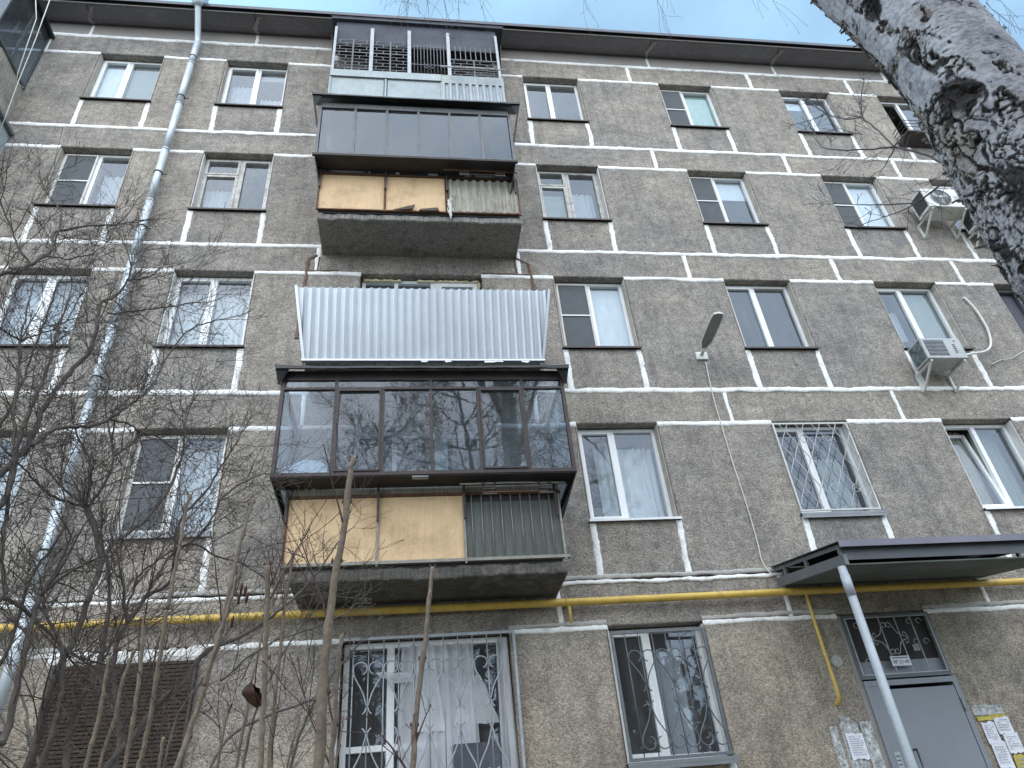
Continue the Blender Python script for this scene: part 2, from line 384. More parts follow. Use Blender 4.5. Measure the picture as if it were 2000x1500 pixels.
mt('ground', (0.15, 0.13, 0.095), 0.95, var=0.35, vs=1.2, fine=0.35, fs=18, bump=0.7, bs=20, dirt=(0.06, 0.08, 0.03), dirt_amt=0.8, dirt_s=1.5)
mt('asphalt', (0.16, 0.155, 0.15), 0.9, var=0.2, vs=2, fine=0.3, fs=60, bump=0.4, bs=90)
mt('porch', (0.28, 0.27, 0.25), 0.9, var=0.2, vs=2, fine=0.2, bump=0.4, bs=50)
mt('plastic_wrap', (0.68, 0.70, 0.73), 0.25, var=0.15, vs=12, fine=0.2, bump=0.9, bs=14, disp=0.03)
# ------------------------------------------------------------------ layout of the block of flats
ST = 2.75
def ZT(k): return 3.968 + ST * (k - 1)         # top of the windows of floor k
WH = 1.424                                      # window height
def ZS(k): return ZT(k) - WH                    # sill
def ZM(k): return ZT(k) + 0.56                  # joint above the lintel belt
COLS = {'a': (-5.715, -4.595), 'b': (-3.467, -2.327), 'c': (2.227, 3.376), 'd': (5.066, 6.22), 'e': (7.724, 8.872), 'f': (9.975, 11.12)}
BAL = (-0.76, 1.08)
XL, XR = -9.6, 13.2
FR = 0.14                                       # depth of the window reveals

# ground, path (structure)
def ground_z(y): return 0.0 if y < -7 else min(0.9, 0.9 * (y + 7) / 6.0)
g = MB()
rows = []
for y in (-60, -30, -16, -10, -7, -5, -3, -1.0, 0.5, 20, 80):
    rows.append([(x, y, ground_z(y)) for x in (-80, -40, -20, -10, -5, 0, 5, 10, 20, 40, 80)])
g.grid(rows)
tag(g.build('ground', M['ground']), kind='structure')
g = MB(); g.box(-40, 40, -14.5, -10.5, -0.1, 0.012)
tag(g.build('path', M['asphalt']), kind='structure')
g = MB(); g.box(4.2, 7.3, -1.6, -0.002, 0.6, 1.0); g.box(4.4, 7.1, -1.95, -1.602, 0.5, 0.84)
tag(g.build('porch_slab', M['porch']), kind='structure')

B = empty('apartment_building', (1.8, 0, 0.9), 'five-storey block of flats in grey-brown pebbledash panels with white painted joints', 'building')

rng = random.Random(5)
def wall_panel(x0, x1, z0, z1, gap=0.012, dep=0.28):
    m = MB(); m.cbox(x0 + gap, x1 - gap, rng.uniform(-0.003, 0.004), dep, z0 + gap, z1 - gap, 0.012)
    return m.build('wall_panel', M['pebble'], B)

def strip(pts, w, y, seed, name='joint_strip', mat='joint', wob=0.3, fray=0.0):
    """mortar smeared over a joint: wavering edges, thickness, lumps. pts: two (x,z) ends"""
    r = random.Random(seed)
    (x0, z0), (x1, z1) = pts
    ln = math.hypot(x1 - x0, z1 - z0); n = max(3, int(ln / 0.035))
    tx, tz = (x1 - x0) / ln, (z1 - z0) / ln; nx, nz_ = -tz, tx
    a = b = c = 0.0; rows = []
    for i in range(n + 1):
        t = i / n
        a = a * 0.8 + r.uniform(-1, 1) * 0.5; b = b * 0.8 + r.uniform(-1, 1) * 0.5; c = c * 0.9 + r.uniform(-1, 1) * 0.35
        wa = w / 2 * (1 + wob * a * 0.8); wb = w / 2 * (1 + wob * b * 0.8); off = c * w * 0.14
        if r.random() < 0.06: wa *= 1.25
        if r.random() < 0.06: wb *= 1.25
        cx, cz = x0 + tx * ln * t, z0 + tz * ln * t
        row = []
        for s, dy in ((-wa, 0.012), (-wa * 0.85, 0.0), (-wa * 0.2, -0.0035), (wb * 0.35, -0.0025), (wb * 0.85, 0.0), (wb, 0.012)):
            k = s + off
            row.append((cx + nx * k, y + dy + r.uniform(-0.0012, 0.0012), cz + nz_ * k))
        rows.append(row)
    m = MB(); m.grid(rows, 0, True)
    return m.build(name, M[mat], B)

openings = [COLS['a'], COLS['b'], BAL, COLS['c'], COLS['d'], COLS['e'], COLS['f']]
band_x = [-6.7, -1.42, 1.69, 4.5, 7.14, 9.43]
sd_ = 100
for k in range(1, 6):
    zt, zs, zm, zl = ZT(k), ZS(k), ZM(k), (ZM(k - 1) if k > 1 else 1.15)
    # lintel belt
    xs = [XL] + band_x + [XR]
    for i in range(len(xs) - 1):
        wall_panel(xs[i], xs[i + 1], zt, zm)
    for x in band_x:
        if x == -1.42 and k == 1: continue
        sd_ += 1; strip([(x + rng.uniform(-.01, .01), zt + .02), (x, zm - .02)], 0.08 if k > 2 else 0.06, -0.005, sd_)
    # piers
    edges = [XL] + [v for o in openings for v in o] + [XR]
    for i in range(0, len(edges), 2):
        wall_panel(edges[i], edges[i + 1], zl, zt)
        sd_ += 1
        if edges[i] + .05 < 10.0:
            strip([(edges[i] + (0 if i else 0), zt - .008), (edges[i + 1], zt - .008)], 0.075 if k > 1 else 0.06, -0.008, sd_)
    # panels under the windows, with their upright joints
    for o in openings:
        if o is BAL:
            if k > 1: wall_panel(o[0], o[0] + 1.12, zl, zs)
            else: wall_panel(o[0], o[1], zl, 2.3)
            continue
        if o is COLS['d'] and k == 1: continue
        wall_panel(o[0], o[1], zl, zs)
        for x, s in ((o[0], 1), (o[1], -1)):
            sd_ += 1; strip([(x + s * .015, zl + .02), (x + s * .015, zs - .035)], 0.088, -0.004, sd_)
    # joint above the belt
    sd_ += 1
    if k > 1: strip([(XL, zm), (XR, zm)], 0.078, -0.010, sd_, wob=0.34)
    else:
        strip([(XL, zm - .03), (1.6, zm - .03)], 0.05, -0.010, sd_, wob=.6); strip([(1.6, zm - .03), (XR, zm - .03)], 0.05, -0.012, sd_ + 50, wob=.6)
        strip([(XL, zm + .035), (XR, zm + .035)], 0.05, -0.008, sd_ + 70, mat='mortar', wob=.5)
        for i in range(0, len(edges), 2):
            if edges[i] < 9 and i not in (4,): strip([(edges[i], zt + .05), (edges[i + 1], zt + .05)], 0.055, -0.009, sd_ + 90 + i, mat='mortar', wob=.6)
# plinth
m = MB(); m.box(XL, 5.10, -0.02, 0.28, 0.0, 1.15); m.box(6.29, XR, -0.02, 0.28, 0.0, 1.15); m.build('plinth', M['render_grey'], B)
# inner structure: floors and the back wall keep the rooms dark
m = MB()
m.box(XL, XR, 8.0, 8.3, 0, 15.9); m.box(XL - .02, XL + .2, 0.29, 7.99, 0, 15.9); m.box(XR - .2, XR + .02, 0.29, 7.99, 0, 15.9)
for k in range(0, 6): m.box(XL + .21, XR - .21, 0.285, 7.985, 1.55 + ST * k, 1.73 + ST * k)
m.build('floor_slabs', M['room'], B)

# attic belt, cornice and roof edge
zc = ZM(5)
for i, (x0, x1) in enumerate(((XL, -6.05), (-6.05, -3.0), (-3.0, 0.9), (0.9, 5.0), (5.0, 7.85), (7.85, 10.45), (10.45, XR))):
    m = MB(); m.cbox(x0 + .01, x1 - .01, 0.0, 0.28, zc + .01, 15.93, 0.01); m.build('attic_panel', M['render_grey'], B)
    m = MB()
    # cornice slab with a coved underside
    prof = [(0.28, 15.94), (-0.005, 15.94), (-0.06, 15.90), (-0.16, 15.875), (-0.40, 15.885), (-0.43, 15.90), (-0.43, 15.975), (0.28, 15.995)]
    a0, a1 = x0 + .008, x1 - .008; n = len(prof)
    m.add([(a0, y, z) for y, z in prof] + [(a1, y, z) for y, z in prof],
          [(j, (j + 1) % n, (j + 1) % n + n, j + n) for j in range(n)] + [tuple(range(n - 1, -1, -1)), tuple(range(n, 2 * n))])
    m.build('cornice_slab', M['cornice'], B)
for x in (-6.05, -3.0, 5.0, 7.85, 10.45):
    sd_ += 1; strip([(x, zc + .02), (x, 15.88)], 0.06, -0.004, sd_)
    # the same joint painted on the underside of the cornice
    r = random.Random(sd_); m = MB(); rows = []
    for i in range(12):
        t = i / 11; y = -0.02 - t * 0.37; z = 15.90 - (0.03 if t > .25 else .03 * t / .25); z -= 0.004
        w = 0.035 * (1 + r.uniform(-.35, .3)); o = r.uniform(-.008, .008) - 0.10 * min(t, .35)+ .2 * max(0, t - .35) 
        rows.append([(x + o - w, y, z), (x + o + w, y, z)])
    m.grid(rows); m.build('joint_strip', M['render_grey'], B)
m = MB(); m.box(XL, -1.45, -0.445, -0.431, 15.885, 15.908); m.box(1.8, XR, -0.445, -0.431, 15.885, 15.908); m.build('cornice_trim', M['render_grey'], B)
m = MB(); m.box(XL, XR, -0.50, 0.6, 16.0, 16.02); m.box(XL, XR, -0.51, -0.50, 15.93, 16.02); m.build('roof_flashing', M['flashing'], B)
m = MB(); m.add([(XL, .6, 16.0), (XR, .6, 16.0), (XR, 6, 17.2), (XL, 6, 17.2), (XR, 12, 16), (XL, 12, 16)], [(0, 1, 2, 3), (3, 2, 4, 5)]); m.build('roof', M['roof_sheet'], B)
sd_ += 1; strip([(XL, zc + .004), (XR, zc + .004)], 0.05, -0.012, sd_, wob=.45)

# ------------------------------------------------------------------ windows
def pleats(x0, x1, z0, z1, y, amp, pitch, seed, flare=0.0):
    r = random.Random(seed); n = max(6, int((x1 - x0) / pitch * 6)); rows = []
    ph = r.random() * 6; f = [r.uniform(.7, 1.3) for _ in range(6)]
    for j in range(7):
        z = z0 + (z1 - z0) * j / 6; row = []
        for i in range(n + 1):
            u = i / n; a = u * (x1 - x0) / pitch * 2 * math.pi
            row.append((x0 + (x1 - x0) * u + flare * (1 - j / 6) * (u - .5), y + amp * (math.sin(a * f[0] + ph) + .5 * math.sin(a * 1.7 * f[1] + 1 + j * .15)), z))
        rows.append(row)
    m = MB(); m.grid(rows, 0, True); return m

def window(a, b, zs, zt, frame='pvc', split=0.46, left='sash', right='fixed', sill='sill_brown', behind=(), reveal='reveal', label=None, low=0.0, seed=0, room=True, tilt=False, sillout=0.05):
    F = M[frame]; y0, y1 = FR, FR + 0.06
    xa, xb, za, zb = a + .012, b - .012, zs + .03, zt - .006
    m = MB(); m.ring(xa, xb, za, zb, 0.048, y0, y1)
    xm = xa + (xb - xa) * split; m.box(xm - .032, xm + .032, y0 + .002, y1 - .002, za + .048, zb - .048)
    if left == 'net': m.box(xa + .046, xm - .034, y0 - .036, y0 - .022, (za + zb) / 2 - .011, (za + zb) / 2 + .011)
    w = m.build('window', F, B); w['label'] = label or 'two-light window'
    def sash(x0, x1, z0, z1, t=.05, yo=-.012, nm='sash', mat=F):
        q = MB(); q.ring(x0, x1, z0, z1, t, y0 + yo, y0 + yo + .05); return q.build(nm, mat, w)
    xl0, xl1, xr0, xr1 = xa + .048, xm - .032, xm + .032, xb - .048
    z0, z1 = za + .048, zb - .048
    def pane(x0, x1, p0, p1, y=None):
        q = MB(); yy = y if y is not None else y0 + .025; q.box(x0, x1, yy, yy + .006, p0, p1); return q.build('pane', M['glass'], w)
    if left == 'sash':
        sash(xl0 - .022, xl1 + .016, z0 - .02, z1 + .02); pane(xl0 + .02, xl1 - .02, z0 + .02, z1 - .02)
    elif left == 'net':
        sash(xl0 - .01, xl1 + .01, z0 - .01, z1 + .01, .03, -.03, 'net_frame', M['pvc_dirty'])
        q = MB(); q.box(xl0 + .01, xl1 - .01, y0 - .018, y0 - .016, z0, z1); q.build('mosquito_net', M['net'], w)
        sash(xl0, xl1, z0, z1, .03, .01); pane(xl0 + .02, xl1 - .02, z0 + .02, z1 - .02)
    elif left == 'old':
        zv = z1 - (z1 - z0) * 0.27
        sash(xl0 - .02, xl1 + .012, zv, z1 + .015, .035, -.014, 'vent_sash'); sash(xl0 - .02, xl1 + .012, z0 - .015, zv - .012, .045, -.010)
        pane(xl0 + .01, xl1 - .02, zv + .03, z1 - .02); pane(xl0 + .02, xl1 - .03, z0 + .02, zv - .05)
    elif left == 'tilted':
        # tilt-open casement: its top leans into the room
        q = MB(); t = .05; lean = .16
        def P(x, z, yo): return (x, y0 + yo + lean * (z - z0) / (z1 - z0), z - .02 * (z - z0))
        for (xx0, xx1, zz0, zz1) in ((xl0, xl0 + t, z0, z1), (xl1 - t, xl1, z0, z1), (xl0 + t, xl1 - t, z0, z0 + t), (xl0 + t, xl1 - t, z1 - t, z1)):
            q.hexa([P(xx0, zz0, 0), P(xx1, zz0, 0), P(xx1, zz0, .05), P(xx0, zz0, .05), P(xx0, zz1, 0), P(xx1, zz1, 0), P(xx1, zz1, .05), P(xx0, zz1, .05)])
        q.build('sash', F, w)
        q = MB(); q.hexa([P(xl0 + t, z0 + t, .02), P(xl1 - t, z0 + t, .02), P(xl1 - t, z0 + t, .026), P(xl0 + t, z0 + t, .026), P(xl0 + t, z1 - t, .02), P(xl1 - t, z1 - t, .02), P(xl1 - t, z1 - t, .026), P(xl0 + t, z1 - t, .026)])
        q.build('pane', M['glass'], w)
    if right == 'fixed': pane(xr0 - .005, xr1 + .005, z0, z1)
    elif right == 'sash': sash(xr0 - .012, xr1 + .018, z0 - .02, z1 + .02, .045); pane(xr0 + .02, xr1 - .02, z0 + .02, z1 - .02)
    elif right == 'old': sash(xr0 - .01, xr1 + .015, z0 - .015, z1 + .015, .042); pane(xr0 + .02, xr1 - .02, z0 + .02, z1 - .02)
    # sill sheet with a drip lip
    if sill:
        q = MB(); zz = zs + .004
        q.hexa([(a - .03, -sillout, zz - .012), (b + .03, -sillout, zz - .012), (b + .03, y0, zz + .012), (a - .03, y0, zz + .012),
                (a - .03, -sillout, zz - .006), (b + .03, -sillout, zz - .006), (b + .03, y0, zz + .02), (a - .03, y0, zz + .02)])
        q.box(a - .03, b + .03, -sillout - .003, -sillout, zz - .036, zz - .004)
        (q.box(a - .03, b + .03, -sillout - .001, -sillout + .004, zz - .075, zz - .037) if sill == 'sill_grey' else 0); q.build('sill', M[sill], w)
    if reveal:
        q = MB(); q.box(a - .002, a + .010, .012, y0, zs + .03, zt - .01); q.build('reveal', M[reveal], w)
        q = MB(); q.box(b - .010, b + .002, .012, y0, zs + .03, zt - .01); q.build('reveal', M[reveal], w)
    i = 0
    for kind, mat_, u0, u1, v0, v1 in behind:
        x0 = xa + .03 + (xb - xa - .06) * u0; x1 = xa + .03 + (xb - xa - .06) * u1; p0 = za + (zb - za) * v0; p1 = za + (zb - za) * v1
        i += 1
        if kind == 'c': q = pleats(x0, x1, p0, p1, y0 + .20 + .02 * i, .018, .085, seed * 7 + i); q.build('curtain', M[mat_], w)
        elif kind == 't': q = MB(); q.box(x0, x1, y0 + .16, y0 + .30, p0, p1); q.build('item_on_sill', M[mat_], w)
        else: q = MB(); q.box(x0, x1, y0 + .075 + .01 * i, y0 + .078 + .01 * i, p0, p1); q.build('blind', M[mat_], w)
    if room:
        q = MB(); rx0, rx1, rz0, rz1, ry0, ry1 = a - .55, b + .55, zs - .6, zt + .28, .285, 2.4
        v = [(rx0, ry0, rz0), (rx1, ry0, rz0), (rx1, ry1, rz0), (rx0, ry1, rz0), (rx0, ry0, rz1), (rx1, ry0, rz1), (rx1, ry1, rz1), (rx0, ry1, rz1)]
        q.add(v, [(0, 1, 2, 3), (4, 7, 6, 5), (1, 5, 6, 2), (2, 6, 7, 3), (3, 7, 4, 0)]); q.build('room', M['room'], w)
    return w

C_, Bl = 'c', 'b'
spec = {
 ('a', 5): dict(left='sash', behind=[(Bl, 'blind_white', .0, .47, 0, .98), (Bl, 'blind_grey', .5, 1, .0, .98)], label='top-floor window beside the downpipe, pale blind behind its left light'),
 ('b', 5): dict(split=.52, left='sash', behind=[(C_, 'curtain', .55, 1, 0, .5), (C_, 'curtain', 0, .45, 0, .8), (Bl, 'blind_grey', .55, 1, .82, 1)], label='top-floor window with a broad white mullion left of the balconies'),
 ('c', 5): dict(split=.48, left='sash', reveal='reveal', label='top-floor window right next to the balconies, two clear lights'),
 ('d', 5): dict(left='net', behind=[(Bl, 'blind_green', .5, 1, .08, 1)], reveal='reveal', label='top-floor window with a pale green blind in its right light'),
 ('e', 5): dict(left='sash', split=.5, behind=[(Bl, 'blind_white', .05, .45, .75, .92)], label='top-floor window behind the thin birch twigs'),
 ('f', 5): dict(left='fixed', behind=[], label='top-floor window half hidden by the birch trunk'),
 ('a', 4): dict(split=.52, left='net', behind=[(C_, 'curtain', .55, 1, 0, .8)], label='fourth-floor window with a cross bar in its left light, left of the downpipe'),
 ('b', 4): dict(frame='old_wood', left='old', right='old', split=.53, reveal='reveal_white', behind=[(C_, 'curtain', 0, .45, .0, .6)], label='fourth-floor window with old peeling wooden frames and a vent light, left of the balconies'),
 ('c', 4): dict(frame='old_wood', left='old', right='old', split=.47, reveal='reveal_white', behind=[(C_, 'curtain', .55, .95, .0, .75), (Bl, 'blind_grey', .05, .4, .15, .6)], label='fourth-floor window with old wooden frames, right next to the balconies'),
 ('d', 4): dict(left='net', behind=[(Bl, 'blind_white', .5, 1, .62, 1), (C_, 'curtain', 0, .42, .55, 1)], label='fourth-floor window with a white blind half way down its right light'),
 ('e', 4): dict(left='net', behind=[(Bl, 'blind_white', .5, 1, .0, 1)], label='fourth-floor window with a white blind fully down, left of the air conditioner'),
 ('f', 4): dict(left='sash', label='fourth-floor window above the air conditioner by the trunk'),
 ('a', 3): dict(split=.5, left='sash', right='sash', behind=[(C_, 'blind_white', .02, .98, .0, 1)], label='third-floor window behind the shrub, wide white frame, far left'),
 ('b', 3): dict(split=.5, left='sash', right='fixed', reveal='reveal_white', behind=[(C_, 'blind_white', .5, 1, .0, .95), (C_, 'blind_white', 0, .46, 0, .95)], label='third-floor window with white net curtain left of the corrugated balcony'),
 ('c', 3): dict(left='net', split=.5, behind=[(Bl, 'blind_white', .5, 1, .0, 1), (Bl, 'blind_grey', .04, .44, .72, .92)], label='third-floor window with white blind right of the corrugated balcony'),
 ('d', 3): dict(left='sash', split=.46, label='third-floor window beside the wall lamp'),
 ('e', 3): dict(left='sash', split=.46, behind=[(Bl, 'blind_grey', .48, 1, .12, 1), (C_, 'curtain', 0, .4, .3, .75)], label='third-floor window with a grey-green blind behind the small air conditioner'),
 ('f', 3): dict(left='fixed', frame='grille_dark', behind=[(Bl, 'board_blue', 0, 1, 0, 1)], sill=None, label='third-floor window with a dark frame and dark backing at the trunk edge'),
 ('a', 2): dict(split=.5, left='sash', behind=[(C_, 'blind_white', 0, 1, 0, 1)], label='second-floor window at the far left behind the shrub'),
 ('b', 2): dict(split=.5, left='net', sill='sill_grey', behind=[(C_, 'curtain', .0, .45, .0, 1), (C_, 'blind_white', .5, 1, .0, .96)], label='second-floor window behind the bare branches with a cross bar'),
 ('c', 2): dict(split=.45, left='sash', sill='sill_white', behind=[(C_, 'blind_white', .5, 1, .0, .86), (C_, 'curtain', .0, .1, 0, .9), (C_, 'blind_white', .24, .45, 0, .95)], label='second-floor window with long white curtains right of the glazed balcony'),
 ('d', 2): dict(split=.42, left='sash', right='fixed', sill='sill_grey', reveal='reveal_white', behind=[(C_, 'blind_grey', .62, .95, .0, .7)], label='second-floor window behind the wave-pattern grille above the canopy'),
 ('e', 2): dict(split=.5, left='tilted', sill='sill_white', behind=[(C_, 'curtain_beige', 0, .45, 0, 1), (C_, 'blind_grey', .6, 1, 0, 1)], reveal='reveal_white', label='second-floor window tilted open, at the right edge'),
 ('f', 2): dict(),
 ('a', 1): dict(label='ground-floor window at the far left behind the shrub'), 
 ('b', 1): dict(sill=None, behind=[(Bl, 'board_dark', 0, 1, 0, 1)], label='ground-floor window closed off by the brown ribbed sheet'),
 ('c', 1): dict(split=.42, left='sash', right='fixed', sill='sill_grey', sillout=.09, reveal='reveal_white', behind=[(C_, 'curtain', .48, .82, .0, .86)], label='ground-floor window behind the heart-scroll grille, lace curtain inside'),
 ('e', 1): dict(), ('f', 1): dict(),
}
for i, ((c, k), kw) in enumerate(sorted(spec.items())):
    a, b = COLS[c]
    kw.setdefault('label', 'two-light white window of the same storey')
    window(a, b, ZS(k), ZT(k), seed=i + 1, **kw)

# small marks of old patches under some windows
for (x, z, r_) in ((6.02, 5.08, .035), (5.78, 7.75, .035), (3.0, 10.42, .03), (8.6, 10.43, .09), (3.02, 4.95, .04)):
    m = MB(); n = 12; rr = random.Random(int(x * 100))
    vs = [(x + r_ * math.cos(i * math.tau / n) * rr.uniform(.8, 1.1), -0.006, z + r_ * math.sin(i * math.tau / n) * rr.uniform(.8, 1.1)) for i in range(n)]
    vb = [(p[0], 0.004, p[2]) for p in vs]
    m.add(vs + vb, [tuple(range(n))] + [(i, i + n, (i + 1) % n + n, (i + 1) % n) for i in range(n)]); m.build('mortar_patch', M['cornice'], B)
# ------------------------------------------------------------------ balconies
def corrugated(x0, x1, z0, z1, y0, y1, pitch, amp, name, mat, parent, shape='sin', xl=None, xr=None, rows_n=2, t=0.0):
    """ribbed sheet; y runs from y0 (bottom) to y1 (top); xl/xr(t) clamp the ends"""
    per = 8; n = int((x1 - x0) / pitch * per); rows = []
    tabs = {'rib': [-1, -1, -.9, 0, 1, 0, -.9, -1], 'sin': [math.sin(2 * math.pi * i / per) for i in range(per)], 'trap': [1, 1, 1, .2, -1, -1, -1, .2]}[shape]
    for j in range(rows_n + 1):
        u = j / rows_n; row = []
        for i in range(n + 1):
            x = x0 + (x1 - x0) * i / n
            if xl: x = max(x, xl(u))
            if xr: x = min(x, xr(u))
            row.append((x, y0 + (y1 - y0) * u - amp * tabs[i % per], z0 + (z1 - z0) * u))
        rows.append(row)
    m = MB(); m.grid(rows, 0, shape == 'sin')
    back = [[(x, y + 0.0035, z) for x, y, z in r] for r in rows]; m.grid([r[::-1] for r in back], 0, shape == 'sin')
    return m.build(name, M[mat], parent)

def slab(bal, z0, xl, xr, dep=0.78, th=0.15, seed=1, edge='slab_edge'):
    """concrete slab with a chipped front edge"""
    r = random.Random(seed); n = 60; rows = []
    prof = [(0.0, z0), (dep * .5, z0 - .0), (dep - .03, z0), (dep - .005, z0 + .012), (dep, z0 + .03), (dep, z0 + .10), (dep - .008, z0 + th - .01), (dep - .04, z0 + th), (0, z0 + th)]
    a = 0
    for i in range(n + 1):
        x = xl + (xr - xl) * i / n; a = a * .6 + r.uniform(-1, 1); row = []
        for j, (d, z) in enumerate(prof):
            ch = (0.010 * a if j in (3, 4, 5) else 0.014 * abs(a) if j in (6, 7) else 0)
            row.append((x, -(d - abs(ch)), z - (0.012 * abs(a) if j in (6, 7) else 0) + (.006 * a if j in (2, 3) else 0)))
        rows.append(row)
    m = MB(); m.grid(rows)
    for e in (0, n):
        m.add([rows[e][j] for j in range(len(prof))], [tuple(range(len(prof))) if e else tuple(range(len(prof) - 1, -1, -1))])
    return m.build('slab', M[edge], bal)

def clothes_rack(bal, x0, x1, z, y, seed=0, mats=('rusty', 'rusty'), hooks=None):
    """two pipes carried by U-shaped hooks outside the parapet"""
    m = MB(); m.tube([(x0, y, z + .06), ((x0 + x1) / 2, y, z + .065), (x1, y, z + .05)], .013, 6); m.build('rack_pipe', M[mats[0]], bal)
    m = MB(); m.tube([(x0 + .25, y - .03, z - .06), (x1 - .22, y - .03, z - .065)], .009, 6); m.build('rack_pipe', M[mats[1]], bal)
    for hx in hooks or (x0 + .3, x1 - .3):
        m = MB()
        for s in (-.065, .065):
            m.tube([(hx + s, y + .1, z + .09), (hx + s, y - .02, z + .09), (hx + s, y - .03, z - .08)], .009, 5)
        m.box(hx - .08, hx + .08, y - .045, y - .02, z - .095, z - .075); m.box(hx - .07, hx + .07, y - .04, y - .02, z - .03, z - .018)
        m.build('rack_hook', M['brown_steel'], bal)

def glazed_box(bal, xl, xr, yf, z0, z1, posts, mat, w=.028, gm='glass_balcony', transom=None, tposts=(), lintel=None, sash_i=()):
    S_ = M[mat]
    m = MB(); m.box(xl, xr, yf, yf + .045, z0, z0 + .045); m.box(xl, xr, yf + .001, yf + .044, z1 - .03, z1)
    for x in (xl, xr):
        xx = x if x == xl else x - .045
        m.box(xx, xx + .045, yf + .046, -0.01, z0, z0 + .045); m.box(xx, xx + .045, yf + .046, -.01, z1 - .03, z1)
        m.box(xx + .002, xx + .043, yf + .002, yf + .043, z0 + .045, z1 - .03)
        m.box(xx + .002, xx + .043, -.04, -.004, z0 + .045, z1 - .03)
    m.build('glazing_frame', S_, bal)
    for p in posts:
        m = MB(); m.box(p - w / 2, p + w / 2, yf + .003, yf + .04, z0 + .045, (transom or z1 - .03)); m.build('mullion', S_, bal)
    zt_ = transom or z1 - .03
    if transom:
        m = MB(); m.box(xl + .045, xr - .045, yf - .002, yf + .042, transom, transom + .03); m.build('transom', S_, bal)
        for p in tposts:
            m = MB(); m.box(p - w / 2, p + w / 2, yf + .002, yf + .04, transom + .03, z1 - .03); m.build('mullion', S_, bal)
    if lintel:
        m = MB(); m.box(xl + .02, xr - .02, yf + .01, yf + .03, z1, z1 + lintel); m.build('lintel_board', M['fascia_light' if lintel < .105 else 'board_dark'], bal)  # the dark one, on the lower balcony, imitates shade under the sheet roof
    xs = [xl + .045] + list(posts) + [xr - .045]
    rr = random.Random(len(posts))
    for i in range(len(xs) - 1):
        m = MB(); t1, t2 = rr.uniform(-.002, .002), rr.uniform(-.004, .004); y = yf + .02
        m.hexa([(xs[i] + .01, y + t1, z0 + .04), (xs[i + 1] - .01, y - t1, z0 + .04), (xs[i + 1] - .01, y + .005 - t1, z0 + .04), (xs[i] + .01, y + .005 + t1, z0 + .04),
                (xs[i] + .01, y + t1 + t2, zt_ + .01), (xs[i + 1] - .01, y - t1 + t2, zt_ + .01), (xs[i + 1] - .01, y + .005 - t1 + t2, zt_ + .01), (xs[i] + .01, y + .005 + t1 + t2, zt_ + .01)])
        m.build('pane', M[gm], bal)
        if i in sash_i:
            m = MB(); m.ring(xs[i] + w / 2 + .002, xs[i + 1] - w / 2 - .002, z0 + .05, zt_ - .005, .022, yf - .012, yf + .016); m.build('sash', S_, bal)
    if transom:
        xs = [xl + .045] + list(tposts) + [xr - .045]
        for i in range(len(xs) - 1):
            m = MB(); m.box(xs[i] + .01, xs[i + 1] - .01, yf + .02, yf + .025, transom + .02, z1 - .02); m.build('pane', M['glass_balcony'], bal)
    for x in (xl + .02, xr - .025):
        m = MB(); m.box(x, x + .005, yf + .05, -.04, z0 + .04, z1 - .02); m.build('pane', M[gm], bal)
    # boards closing the overhang below the glazing
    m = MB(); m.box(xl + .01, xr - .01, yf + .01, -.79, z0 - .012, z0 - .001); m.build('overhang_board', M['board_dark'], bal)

def balcony_door(bal, k, frame='pvc', curtain=True, room=True):
    """the flat's door and window behind the balcony"""
    zf = ZM(k - 1) + .02; zt, zs = ZT(k), ZS(k); a, b = BAL; xm = a + 1.12; F = M[frame]; y0 = FR
    m = MB(); m.ring(a + .01, xm - .01, zs, zt - .006, .055, y0, y0 + .06); m.ring(xm - .009, b - .01, zf, zt - .006, .055, y0, y0 + .06)
    m.box(a + .5, a + .56, y0 + .002, y0 + .058, zs + .055, zt - .061); m.build('door_frame', F, bal)
    m = MB(); m.ring(xm + .04, b - .06, zf + .05, zt - .055, .07, y0 - .015, y0 + .04); m.box(xm + .11, b - .13, y0 - .005, y0 + .03, zf + .12, zf + .75); m.build('door', F, bal)
    for (x0, x1, p0, p1) in ((a + .06, a + .5, zs + .05, zt - .06), (a + .56, xm - .06, zs + .05, zt - .06), (xm + .1, b - .12, zf + .76, zt - .12)):
        m = MB(); m.box(x0, x1, y0 + .03, y0 + .036, p0, p1); m.build('pane', M['glass'], bal)
    if curtain:
        pleats(a + .05, b - .1, zs, zt - .05, y0 + .25, .02, .09, k).build('curtain', M['curtain'], bal)
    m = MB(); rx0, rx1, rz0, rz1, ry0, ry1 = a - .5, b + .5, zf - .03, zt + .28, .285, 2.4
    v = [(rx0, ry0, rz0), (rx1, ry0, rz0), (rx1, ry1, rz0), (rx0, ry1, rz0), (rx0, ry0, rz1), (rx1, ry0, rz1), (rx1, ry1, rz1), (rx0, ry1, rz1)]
    m.add(v, [(0, 1, 2, 3), (4, 7, 6, 5), (1, 5, 6, 2), (2, 6, 7, 3), (3, 7, 4, 0)]); m.build('room', M['room'], bal)

